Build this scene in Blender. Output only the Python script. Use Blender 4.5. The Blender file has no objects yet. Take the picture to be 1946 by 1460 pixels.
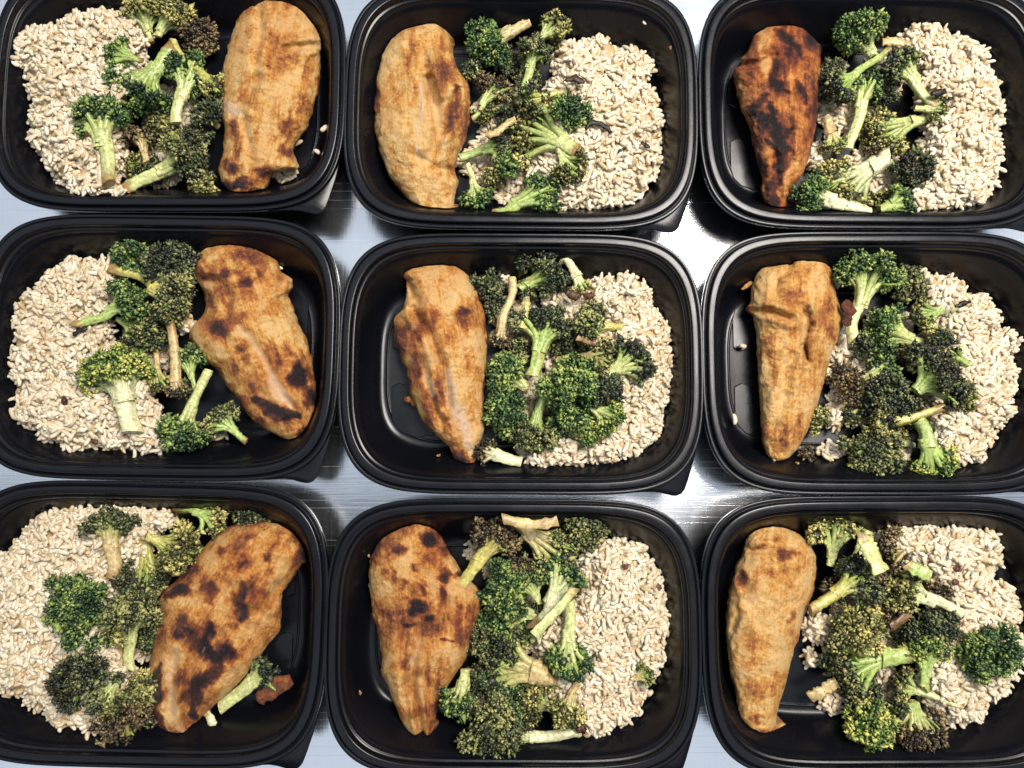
import bpy, math, random
import numpy as np

# ------------------------------------------------------------------ camera, world, lamps, exposure
scene = bpy.context.scene
COL = scene.collection
FPX, IW, IH = 1500.0, 1946.0, 1460.0
TILT = math.radians(5.4)
HC = 0.518
cd = bpy.data.cameras.new("camera"); cam = bpy.data.objects.new("camera", cd); COL.objects.link(cam)
cd.sensor_fit = 'HORIZONTAL'; cd.sensor_width = 36.0; cd.lens = 36.0 * FPX / IW
cd.clip_start = 0.01; cd.clip_end = 50.0
cam.location = (0, 0, HC); cam.rotation_euler = (TILT, 0, 0)
scene.camera = cam

world = bpy.data.worlds.new("World"); scene.world = world; world.use_nodes = True
wb = world.node_tree.nodes["Background"]
wb.inputs[0].default_value = (0.62, 0.72, 1.0, 1); wb.inputs[1].default_value = 0.05

def area_lamp(name, loc, target, sx, sy, power, color):
    l = bpy.data.lights.new(name, 'AREA'); l.shape = 'RECTANGLE'; l.size = sx; l.size_y = sy
    l.energy = power; l.color = color
    o = bpy.data.objects.new(name, l); COL.objects.link(o); o.location = loc
    d = np.array(target, float) - np.array(loc, float)
    from mathutils import Vector
    o.rotation_euler = Vector(d).to_track_quat('-Z', 'Y').to_euler()
    return o
area_lamp("unseen_overhead", (0.0, 0.87, 1.9), (0.0, 0.87, 0), 4.2, 2.0, 28.0, (0.79, 0.88, 1.0))  # unseen overhead light, split in two; the gap adds dark bands to the steel
area_lamp("unseen_overhead_near", (0.0, -1.02, 1.9), (0.0, -1.02, 0), 4.2, 1.2, 16.8, (0.79, 0.88, 1.0))  # near part of the unseen overhead light, set apart for the dark band
area_lamp("kitchen_lamp", (0.42, 0.42, 1.25), (0.02, 0.02, 0), 0.48, 0.48, 32.0, (1.0, 0.93, 0.85))

scene.render.engine = 'CYCLES'
scene.view_settings.view_transform = 'Standard'
scene.view_settings.look = 'None'
scene.view_settings.exposure = 0.0
scene.view_settings.gamma = 1.0
scene.cycles.max_bounces = 6
scene.cycles.use_denoising = True

# ------------------------------------------------------------------ helpers
CT, ST = math.cos(TILT), math.sin(TILT)
def at(px, py, z):
    """a point of the photograph at height z -> place in the world"""
    px = np.asarray(px, float); py = np.asarray(py, float); z = np.asarray(z, float)
    a = (px - IW / 2) / FPX; b = -(py - IH / 2) / FPX
    yy = b * CT + ST; zz = b * ST - CT
    s = (z - HC) / zz
    return np.stack([s * a, s * yy, np.broadcast_to(z, s.shape) + 0 * s], -1)
MPP = 0.000322           # metres per photograph pixel at food height

def hash3(ix, iy, iz, seed):
    h = (ix.astype(np.int64) * 374761393 + iy.astype(np.int64) * 668265263 + iz.astype(np.int64) * 1274126177 + seed * 974711) & 0x7fffffff
    h = ((h ^ (h >> 13)) * 1274126177) & 0x7fffffff
    h = h ^ (h >> 16)
    return (h & 0xffff) / 65535.0
ROT = np.array([[0.36, 0.48, -0.8], [-0.8, 0.6, 0.0], [0.48, 0.64, 0.6]])
def vnoise(p, scale, seed=0):
    """value noise, -1..1, for points p (n,3)"""
    q = (np.asarray(p, float) * scale) @ ROT
    i = np.floor(q).astype(np.int64); f = q - i; f = f * f * (3 - 2 * f)
    r = 0
    for dx in (0, 1):
        for dy in (0, 1):
            for dz in (0, 1):
                w = (f[:, 0] if dx else 1 - f[:, 0]) * (f[:, 1] if dy else 1 - f[:, 1]) * (f[:, 2] if dz else 1 - f[:, 2])
                r = r + w * hash3(i[:, 0] + dx, i[:, 1] + dy, i[:, 2] + dz, seed)
    return r * 2 - 1
def fbm(p, scale, seed=0, oct=3):
    r, a = 0, 1.0
    for k in range(oct):
        r = r + a * vnoise(p, scale * 2 ** k, seed + 17 * k); a *= 0.5
    return r / 1.75
def smooth(a, b, x):
    t = np.clip((x - a) / (b - a), 0, 1); return t * t * (3 - 2 * t)

def seg_dist(P, A, B):
    ab = B - A; L = (ab ** 2).sum() + 1e-12
    t = np.clip(((P - A) @ ab) / L, 0, 1)
    return np.linalg.norm(P - (A + t[:, None] * ab), axis=1)
def line_dist(P, pts):
    pts = np.asarray(pts, float)
    if len(pts) == 1: return np.linalg.norm(P - pts[0], axis=1)
    d = np.full(len(P), 1e9)
    for k in range(len(pts) - 1): d = np.minimum(d, seg_dist(P, pts[k], pts[k + 1]))
    return d
def inside(P, poly):
    poly = np.asarray(poly, float); x, y = P[:, 0], P[:, 1]; r = np.zeros(len(P), bool)
    for k in range(len(poly)):
        x0, y0 = poly[k]; x1, y1 = poly[k - 1]
        c = ((y0 > y) != (y1 > y))
        with np.errstate(divide='ignore', invalid='ignore'):
            xi = (x1 - x0) * (y - y0) / (y1 - y0 + 1e-12) + x0
        r ^= c & (x < xi)
    return r

def mesh_obj(name, V, F, mat, parent=None, col=None, smooth_shade=True, uv=None):
    """V (n,3); F list of arrays of faces of equal length (m,k)"""
    V = np.asarray(V, np.float32)
    if not isinstance(F, (list, tuple)): F = [F]
    F = [np.asarray(f, np.int32) for f in F if len(f)]
    me = bpy.data.meshes.new(name)
    me.vertices.add(len(V)); me.vertices.foreach_set("co", V.ravel())
    nl = sum(f.size for f in F); nf = sum(len(f) for f in F)
    me.loops.add(nl); me.polygons.add(nf)
    me.loops.foreach_set("vertex_index", np.concatenate([f.ravel() for f in F]))
    tot = np.concatenate([np.full(len(f), f.shape[1], np.int32) for f in F])
    st = np.concatenate([[0], np.cumsum(tot)[:-1]]).astype(np.int32)
    me.polygons.foreach_set("loop_start", st)
    me.polygons.foreach_set("use_smooth", np.full(nf, bool(smooth_shade)))
    if col is not None:
        c = np.ones((len(V), 4), np.float32); c[:, :col.shape[1]] = col
        ca = me.color_attributes.new("tint", 'FLOAT_COLOR', 'POINT'); ca.data.foreach_set("color", c.ravel())
    if uv is not None:
        at_ = me.attributes.new("grain", 'FLOAT_VECTOR', 'POINT'); at_.data.foreach_set("vector", np.asarray(uv, np.float32).ravel())
    me.update(calc_edges=True); me.validate()
    me.materials.append(mat)
    o = bpy.data.objects.new(name, me); COL.objects.link(o)
    if parent is not None: o.parent = parent
    return o
def empty(name, loc):
    o = bpy.data.objects.new(name, None); COL.objects.link(o); o.location = loc; o.empty_display_size = 0.01
    return o
def tag(o, label, cat, group=None, kind=None):
    o["label"] = label
    if cat: o["category"] = cat
    if group: o["group"] = group
    if kind: o["kind"] = kind
    return o

# ------------------------------------------------------------------ materials
class NT:
    def __init__(s, name):
        s.m = bpy.data.materials.new(name); s.m.use_nodes = True; s.t = s.m.node_tree
        s.b = s.t.nodes["Principled BSDF"]
    def n(s, typ, **kw):
        x = s.t.nodes.new(typ)
        for k, v in kw.items():
            if hasattr(x, k): setattr(x, k, v)
        return x
    def l(s, a, b): s.t.links.new(a, b)
    def set(s, **kw):
        for k, v in kw.items(): s.b.inputs[k.replace('_', ' ')].default_value = v
    def noise(s, scale, detail=3, rough=0.5, vec=None, dist=0.0):
        x = s.n("ShaderNodeTexNoise"); x.inputs["Scale"].default_value = scale; x.inputs["Detail"].default_value = detail
        x.inputs["Roughness"].default_value = rough; x.inputs["Distortion"].default_value = dist
        if vec is not None: s.l(vec, x.inputs["Vector"])
        return x.outputs["Fac"]
    def coord(s, scale=(1, 1, 1), rot=(0, 0, 0), out="Object"):
        c = s.n("ShaderNodeTexCoord"); m = s.n("ShaderNodeMapping")
        m.inputs["Scale"].default_value = scale; m.inputs["Rotation"].default_value = rot
        s.l(c.outputs[out], m.inputs["Vector"]); return m.outputs[0]
    def ramp(s, fac, stops):
        r = s.n("ShaderNodeValToRGB"); e = r.color_ramp.elements
        while len(e) < len(stops): e.new(0.5)
        for k, (p, c) in enumerate(stops):
            e[k].position = p; e[k].color = (c[0], c[1], c[2], 1) if hasattr(c, '__len__') else (c, c, c, 1)
        s.l(fac, r.inputs[0]); return r.outputs[0]
    def math(s, op, a, b=None, clamp=False):
        x = s.n("ShaderNodeMath"); x.operation = op; x.use_clamp = clamp
        for k, v in enumerate((a, b)):
            if v is None: continue
            if hasattr(v, 'is_linked'): s.l(v, x.inputs[k])
            else: x.inputs[k].default_value = v
        return x.outputs[0]
    def mix(s, fac, a, b, mode='MIX'):
        x = s.n("ShaderNodeMix"); x.data_type = 'RGBA'; x.blend_type = mode
        for sock, v in ((x.inputs[0], fac), (x.inputs[6], a), (x.inputs[7], b)):
            if hasattr(v, 'is_linked'): s.l(v, sock)
            else: sock.default_value = v if not hasattr(v, '__len__') else (v[0], v[1], v[2], 1)
        return x.outputs[2]
    def bump(s, h, strength, dist, prev=None):
        x = s.n("ShaderNodeBump"); x.inputs["Strength"].default_value = strength; x.inputs["Distance"].default_value = dist
        s.l(h, x.inputs["Height"])
        if prev is not None: s.l(prev, x.inputs["Normal"])
        return x.outputs[0]
    def attr(s, name):
        x = s.n("ShaderNodeAttribute"); x.attribute_name = name; return x

def mat_steel():
    s = NT("brushed_steel"); s.set(Metallic=1.0)
    n1 = s.noise(1.0, 4, 0.6, s.coord((25, 700, 1), (0, 0, 1.72)))
    n2 = s.noise(1.0, 4, 0.6, s.coord((1000, 22, 1), (0, 0, 0.42)))
    n3 = s.noise(14, 4, 0.6, s.coord())
    sc = s.noise(1.0, 2, 0.4, s.coord((6, 1300, 1), (0, 0, 1.1)))
    sc2 = s.noise(1.0, 2, 0.4, s.coord((5, 1200, 1), (0, 0, -0.5)))
    k = s.ramp(sc, [(0.0, 0.0), (0.66, 0.0), (0.70, 1.0), (1.0, 1.0)])
    k2 = s.ramp(sc2, [(0.0, 0.0), (0.71, 0.0), (0.75, 1.0), (1.0, 1.0)])
    h = s.math('ADD', s.math('ADD', n1, n2), s.math('ADD', k, k2))
    s.l(s.bump(h, 0.10, 0.0004), s.b.inputs["Normal"])
    s.l(s.ramp(n3, [(0.3, (0.58, 0.60, 0.63)), (0.7, (0.70, 0.71, 0.72))]), s.b.inputs["Base Color"])
    s.l(s.math('ADD', s.ramp(n3, [(0.3, 0.11), (0.75, 0.19)]), s.math('MULTIPLY', s.math('ADD', n2, s.math('ADD', k, k2)), 0.10)), s.b.inputs["Roughness"])
    return s.m
def mat_plastic():
    s = NT("black_plastic")
    n = s.noise(60, 3, 0.6, s.coord())
    s.set(Base_Color=(0.0032, 0.0036, 0.0056, 1)); s.b.inputs["Specular IOR Level"].default_value = 0.27
    s.l(s.ramp(n, [(0.3, 0.20), (0.7, 0.31)]), s.b.inputs["Roughness"])
    f = s.noise(2600, 2, 0.6, s.coord())
    s.l(s.bump(f, 0.10, 0.0002), s.b.inputs["Normal"])
    return s.m
def mat_rice():
    s = NT("cooked_rice"); a = s.attr("tint")
    n = s.noise(900, 2, 0.5, s.coord())
    c = s.mix(s.math('MULTIPLY', n, 0.30), a.outputs["Color"], (0.66, 0.49, 0.30))
    s.l(c, s.b.inputs["Base Color"])
    s.set(Roughness=0.33); s.b.inputs['Specular IOR Level'].default_value = 0.42; s.b.inputs["Subsurface Weight"].default_value = 0.30
    s.b.inputs["Subsurface Radius"].default_value = (0.0008, 0.0007, 0.0006); s.b.inputs["Subsurface Scale"].default_value = 1.0
    s.l(s.bump(s.noise(1100, 2, 0.5, s.coord()), 0.15, 0.0004), s.b.inputs["Normal"])
    return s.m
def mat_chicken():
    s = NT("seared_chicken"); a = s.attr("tint"); g = s.attr("grain")
    sep = s.n("ShaderNodeSeparateColor"); s.l(a.outputs["Color"], sep.inputs[0])
    sear, pale, hue = sep.outputs[0], sep.outputs[1], sep.outputs[2]
    c = s.coord()
    nf = s.noise(460, 7, 0.74, c); nm = s.noise(95, 5, 0.6, c, 0.6); nt = s.noise(1700, 3, 0.6, c)
    m = s.n("ShaderNodeMapping"); m.inputs["Scale"].default_value = (520, 60, 200); s.l(g.outputs["Vector"], m.inputs["Vector"])
    fib = s.noise(1.0, 3, 0.6, m.outputs[0], 0.4)
    # sear amount broken up by fine noise
    k = s.math('ADD', sear, s.math('MULTIPLY', s.math('SUBTRACT', nf, 0.5), 1.05))
    k = s.math('ADD', k, s.math('MULTIPLY', s.math('SUBTRACT', nm, 0.5), 0.50))
    k = s.math('ADD', k, s.math('MULTIPLY', s.math('SUBTRACT', fib, 0.5), 0.55), True)
    base = s.ramp(k, [(0.0, (0.85, 0.56, 0.235)), (0.11, (0.78, 0.43, 0.122)), (0.24, (0.65, 0.295, 0.062)), (0.38, (0.44, 0.155, 0.040)),
                      (0.54, (0.22, 0.062, 0.026)), (0.70, (0.095, 0.026, 0.019)), (0.88, (0.026, 0.011, 0.011)), (1.0, (0.010, 0.006, 0.006))])
    red = s.mix(hue, base, s.mix(0.75, base, (0.80, 0.42, 0.22), 'MULTIPLY'))
    pk = s.math('ADD', pale, s.math('ADD', s.math('MULTIPLY', s.math('SUBTRACT', nf, 0.5), 1.6), s.math('MULTIPLY', s.math('SUBTRACT', fib, 0.5), 1.4)))
    pk = s.ramp(pk, [(0.30, 0.0), (0.85, 1.0)])
    fin = s.mix(s.math('MULTIPLY', pk, 0.68), red, (0.80, 0.58, 0.42))
    # pepper and paprika specks
    sp = s.ramp(nt, [(0.0, 1.0), (0.31, 1.0), (0.36, 0.0), (1.0, 0.0)])
    fin = s.mix(s.math('MULTIPLY', sp, 0.45), fin, (0.13, 0.042, 0.014))
    s.l(fin, s.b.inputs["Base Color"])
    s.l(s.ramp(nf, [(0.3, 0.32), (0.7, 0.62)]), s.b.inputs["Roughness"])
    s.b.inputs["Subsurface Weight"].default_value = 0.10
    s.b.inputs["Subsurface Radius"].default_value = (0.003, 0.0014, 0.0006); s.b.inputs["Subsurface Scale"].default_value = 1.0
    s.b.inputs["Coat Weight"].default_value = 0.20; s.b.inputs["Coat Roughness"].default_value = 0.18
    b1 = s.bump(nf, 1.0, 0.0036); b2 = s.bump(fib, 0.6, 0.0014, b1); b3 = s.bump(nt, 0.40, 0.0005, b2)
    s.l(b3, s.b.inputs["Normal"]); s.l(b3, s.b.inputs["Coat Normal"])
    return s.m
def mat_broccoli(name, rough, spec, fine):
    s = NT(name); a = s.attr("tint"); c = s.coord()
    n = s.noise(fine, 4, 0.65, c); n2 = s.noise(160, 3, 0.6, c)
    col = s.mix(1.0, a.outputs["Color"], s.ramp(n, [(0.28, (0.45, 0.45, 0.42)), (0.72, (1.35, 1.35, 1.3))]), 'MULTIPLY')
    if name == "broccoli_stalk":
        sp = s.ramp(s.noise(620, 3, 0.6, c), [(0.0, 1.0), (0.27, 1.0), (0.31, 0.0), (1.0, 0.0)])
        col = s.mix(sp, col, (0.02, 0.016, 0.008))
        col = s.mix(s.ramp(n2, [(0.55, 0.0), (0.78, 0.6)]), col, (0.33, 0.2, 0.06))
    s.l(col, s.b.inputs["Base Color"]); s.set(Roughness=rough); s.b.inputs["Specular IOR Level"].default_value = spec
    s.l(s.bump(n, 0.5, 0.0005), s.b.inputs["Normal"])
    if name == "broccoli_stalk":
        s.b.inputs["Subsurface Weight"].default_value = 0.12
        s.b.inputs["Subsurface Radius"].default_value = (0.002, 0.0025, 0.0008); s.b.inputs["Subsurface Scale"].default_value = 1.0
    return s.m
def mat_char():
    s = NT("charred_crumb"); a = s.attr("tint")
    s.l(a.outputs["Color"], s.b.inputs["Base Color"]); s.set(Roughness=0.5)
    s.l(s.bump(s.noise(900, 3, 0.6, s.coord()), 0.6, 0.0006), s.b.inputs["Normal"])
    return s.m
M_STEEL, M_PLASTIC, M_RICE, M_CHICK = mat_steel(), mat_plastic(), mat_rice(), mat_chicken()
M_STALK, M_CROWN, M_CHAR = mat_broccoli("broccoli_stalk", 0.36, 0.5, 520), mat_broccoli("broccoli_buds", 0.40, 0.5, 1300), mat_char()

# ------------------------------------------------------------------ the steel counter
S = 1.1
t = 0.03
V = [(x, y, z) for z in (-t, 0) for (x, y) in ((-S, -S * .8), (S, -S * .8), (S, S), (-S, S))]
F = [(4, 5, 6, 7), (3, 2, 1, 0), (0, 1, 5, 4), (1, 2, 6, 5), (2, 3, 7, 6), (3, 0, 4, 7)]
counter = mesh_obj("counter", V, np.array(F), M_STEEL, smooth_shade=False)
tag(counter, "brushed stainless steel counter top under the black trays", None, kind="structure")

# ------------------------------------------------------------------ the black trays
A0, B0, PX, PY = 0.1128, 0.0812, 5.6, 3.4
NPH = 208
PH = np.linspace(0, 2 * np.pi, NPH, endpoint=False)
def sup_r(a, b, ph, p=PX, q=PY):
    """radius of the bowed round-cornered outline |x/a|^p + |y/b|^q = 1 in direction ph"""
    c, sn = np.abs(np.cos(ph)) / a, np.abs(np.sin(ph)) / b
    lo = np.zeros_like(c); hi = 1.5 / np.maximum(np.maximum(c, sn), 1e-9)
    for _ in range(32):
        m = (lo + hi) / 2; out = (m * c) ** p + (m * sn) ** q > 1
        hi = np.where(out, m, hi); lo = np.where(out, lo, m)
    return (lo + hi) / 2
def base_dir():
    th = PH
    x = np.sign(np.cos(th)) * np.abs(np.cos(th)) ** (2 / 3.0); y = np.sign(np.sin(th)) * np.abs(np.sin(th)) ** (2 / 3.0)
    return np.arctan2(y * B0, x * A0)
PHS = base_dir()
def loop(d, z):
    ey = 0.006 * min(1.0, max(0.0, (0.032 - z) / 0.026))      # the long walls lean in more than the short ones
    r = sup_r(A0 - d, B0 - d - ey, PHS)
    return np.stack([r * np.cos(PHS), r * np.sin(PHS), np.full(NPH, z)], -1)
def loft(profile, cap_first=False, cap_last=False):
    Vs = [loop(d / 1000, z / 1000) for d, z in profile]
    n = len(Vs); V = np.concatenate(Vs); q = []
    i = np.arange(NPH); j = (i + 1) % NPH
    for k in range(n - 1):
        q.append(np.stack([k * NPH + i, k * NPH + j, (k + 1) * NPH + j, (k + 1) * NPH + i], -1))
    q = np.concatenate(q); tri = []
    if cap_last:
        V = np.concatenate([V, [[0, 0, profile[-1][1] / 1000]]]); c = len(V) - 1
        tri.append(np.stack([(n - 1) * NPH + i, (n - 1) * NPH + j, np.full(NPH, c)], -1))
    if cap_first:
        V = np.concatenate([V, [[0, 0, profile[0][1] / 1000]]]); c = len(V) - 1
        tri.append(np.stack([j, i, np.full(NPH, c)], -1))
    return V, [q] + ([np.concatenate(tri)] if tri else [])
RIM_P = [(9.6, 31.4), (8.0, 31.9), (2.2, 31.6), (1.6, 31.0), (1.2, 30.0), (0.8, 29.8), (0.3, 29.9), (0.0, 30.5), (0.0, 34.4), (0.12, 34.9), (0.4, 35.15),
         (0.8, 35.2), (1.7, 35.2), (1.9, 35.1), (2.1, 34.5), (2.3, 34.3), (2.6, 34.4), (2.75, 35.2), (2.9, 36.9), (3.15, 37.6), (3.6, 37.9), (4.2, 38.0), (6.6, 38.0),
         (7.2, 37.9), (7.6, 37.5), (7.8, 36.7), (7.95, 34.6), (8.1, 33.7), (8.4, 33.4), (9.3, 33.2), (9.7, 33.0), (10.0, 32.2)]
TUB_P = [(10.0, 32.2), (10.2, 31.2), (11.2, 28.0), (13.0, 22), (15.3, 14.5), (17.2, 8.6), (18.0, 6.4), (18.9, 4.6), (20.2, 3.2), (21.8, 2.4), (23.5, 2.05), (24.6, 2.0),
         (24.8, 2.05), (25.0, 2.4), (25.3, 2.55), (25.7, 2.55), (26.0, 2.4), (26.2, 2.05), (26.5, 2.0), (45, 2.0)]
TUB_O = [(40, 0.4), (23.0, 0.4), (21.0, 1.0), (19.8, 2.6), (18.7, 5.0), (16.2, 14), (12.0, 27), (10.9, 30.4), (9.6, 31.4)]
def tab_mesh():
    """small lifting flap at one corner of the rim: a straight edge off the short side, a rounded tip, an S-curve back to the long side"""
    pts = np.array([(.985, .42), (.965, .62), (.945, .74), (.925, .83), (.905, .915), (.893, .958), (.876, .988), (.852, 1.004), (.825, 1.004), (.795, .994), (.76, .982), (.72, .975), (.66, .978), (.58, .986)]) * [A0, B0]
    pts[:, 1] *= -1
    pa = np.arctan2(pts[:, 1], pts[:, 0]); o_ = np.argsort(pa); N = 70
    ph = np.linspace(pa.min(), pa.max(), N)
    rin = sup_r(A0 - .0012, B0 - .0012, ph); rout = np.maximum(np.interp(ph, pa[o_], np.hypot(pts[:, 0], pts[:, 1])[o_]), rin + 0.0001)
    rings = []
    for dd, z in ((-1, 30.4), (.0006, 29.8), (0.0001, 30.1), (0.0, 30.7), (.0004, 31.0), (-1, 31.5)):
        r = rin if dd < 0 else np.maximum(rout - dd, rin)
        rings.append(np.stack([r * np.cos(ph), r * np.sin(ph), np.full(N, z / 1000)], -1))
    V = np.concatenate(rings); q = []; i = np.arange(N - 1)
    for k in range(5): q.append(np.stack([k * N + i, k * N + i + 1, (k + 1) * N + i + 1, (k + 1) * N + i], -1))
    return V, np.concatenate(q)
def pad_mesh(sx, sy):
    """raised notched pad in a corner of the tray floor"""
    X, Y = A0 - 0.0265, B0 - 0.0325
    pts = [(X - .002, Y - .017), (X - .002, Y - .036), (X - .0065, Y - .0385), (X - .011, Y - .037), (X - .0125, Y - .032), (X - .014, Y - .0235), (X - .017, Y - .0205),
           (X - .028, Y - .019), (X - .032, Y - .016), (X - .0325, Y - .009), (X - .030, Y - .004), (X - .018, Y - .0025), (X - .009, Y - .0055), (X - .004, Y - .0105)]
    P = np.array(pts); c = P.mean(0); n = len(P)
    rings = [np.c_[P, np.full(n, .0019)], np.c_[P + (c - P) * .02, np.full(n, .0028)], np.c_[P + (c - P) * .035, np.full(n, .0030)]]
    V = np.concatenate(rings); i = np.arange(n); j = (i + 1) % n; q = []
    for k in range(2): q.append(np.stack([k * n + i, k * n + j, (k + 1) * n + j, (k + 1) * n + i], -1))
    V = V * np.array([sx, sy, 1.0])
    return V, [np.concatenate(q), np.array([2 * n + i])]
tray_meshes = {}
def make_tray(loc, yaw, sc, label):
    o = empty("food_tray", loc); o.rotation_euler = (0, 0, yaw); o.scale = (sc[0], sc[1], 1)
    tag(o, label, "tray", "black plastic meal trays in rows")
    def part(key, name, V, F):
        if key not in tray_meshes:
            tray_meshes[key] = mesh_obj(name, V, F, M_PLASTIC, o, smooth_shade=(name != 'floor_pad'))
            return
        src = tray_meshes[key]; c = src.copy(); COL.objects.link(c); c.parent = o
    part("rim", "rim", *loft(RIM_P))
    part("tub", "tub", *loft(TUB_P + [], cap_last=True))
    part("shell", "outer_shell", *loft(TUB_O, cap_first=True))
    part("tab", "lid_tab", *tab_mesh())
    for sx in (-1, 1):
        for sy in (-1, 1):
            part("pad%d%d" % (sx, sy), "floor_pad", *pad_mesh(sx, sy))
    return o
# key: zoom scale, zoom origin (photograph px), rim centre px, x/y fit, yaw, words
TR = {
 11: (2.948, (0, 0), (319, 166), (1.005, 1.00), 0.0, "top left"),
 12: (2.780, (640, 0), (990, 199), (1.0, 1.0), -0.6, "top middle"),
 13: (3.109, (1320, 0), (1664, 196), (1.0, 1.01), -0.4, "top right"),
 21: (2.808, (0, 400), (299, 657), (1.0, 1.02), -0.8, "middle left"),
 22: (2.780, (640, 430), (989.5, 688), (1.0, 1.0), -0.3, "central"),
 23: (2.808, (1320, 430), (1681, 687), (1.0, 1.01), 0.0, "middle right"),
 31: (2.608, (0, 900), (264, 1183), (1.0, 1.03), -1.2, "bottom left"),
 32: (2.666, (610, 930), (975, 1209), (1.0, 1.0), -0.3, "bottom middle"),
 33: (2.754, (1320, 930), (1692, 1207), (1.0, 1.015), 0.3, "bottom right"),
}
TRAY_LABEL = {
 11: "black plastic tray in the top left, bright rice heap and golden chicken at its right",
 12: "black plastic tray, top row centre, with smooth golden chicken on its left",
 13: "black plastic tray in the top right corner, holding blackened chicken",
 21: "black plastic tray, middle row left, with chicken browned in patches on its right",
 22: "black plastic tray in the very centre of the nine",
 23: "black plastic tray, middle row right, with stray rice on its floor",
 31: "black plastic tray in the bottom left, holding a large dark seared chicken breast",
 32: "black plastic tray, bottom row centre, with dark spotted chicken on its left",
 33: "black plastic tray in the bottom right corner, wide empty floor below the food",
}
def Z(k, pts):
    """zoomed tracing coordinates -> photograph px"""
    s, o = TR[k][0], TR[k][1]
    return np.asarray(pts, float) / s + np.array(o, float)
TRAY = {}
for k, (s, o, c, fit, yaw, wd) in TR.items():
    p = at(c[0], c[1], 0.0345)
    TRAY[k] = (p[0], p[1], math.radians(yaw), fit)
    make_tray((p[0], p[1], 0.0), math.radians(yaw), fit, TRAY_LABEL[k])
def keep_in(k, P, margin=0.0015):
    """push points inside the tray's inner wall"""
    cx, cy, yw, fit = TRAY[k]
    x = P[:, 0] - cx; y = P[:, 1] - cy; c, s = math.cos(-yw), math.sin(-yw)
    lx = (x * c - y * s) / fit[0]; ly = (x * s + y * c) / fit[1]; z = P[:, 2]
    d = np.interp(z, [0.002, 0.0035, 0.0064, 0.032, 0.0375, 0.041], [0.0225, 0.0204, 0.0184, 0.0102, 0.0082, 0.002]) + margin; ey = 0.006 * np.clip((0.032 - z) / 0.026, 0, 1)
    d = np.asarray(d)
    aa, bb = A0 - d, B0 - d - ey
    f = np.ones(len(P)); bad = np.nonzero((np.abs(lx) / aa) ** PX + (np.abs(ly) / bb) ** PY > 1)[0]
    if len(bad):
        f[bad] = np.minimum(1.0, sup_r(aa[bad], bb[bad], np.arctan2(ly[bad], lx[bad])) / np.hypot(lx[bad], ly[bad]))
    lx, ly = lx * f * fit[0], ly * f * fit[1]
    c, s = math.cos(yw), math.sin(yw)
    Q = P.copy(); Q[:, 0] = lx * c - ly * s + cx; Q[:, 1] = lx * s + ly * c + cy
    Q[:, 2] = np.maximum(Q[:, 2], 0.0026)
    return Q

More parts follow.
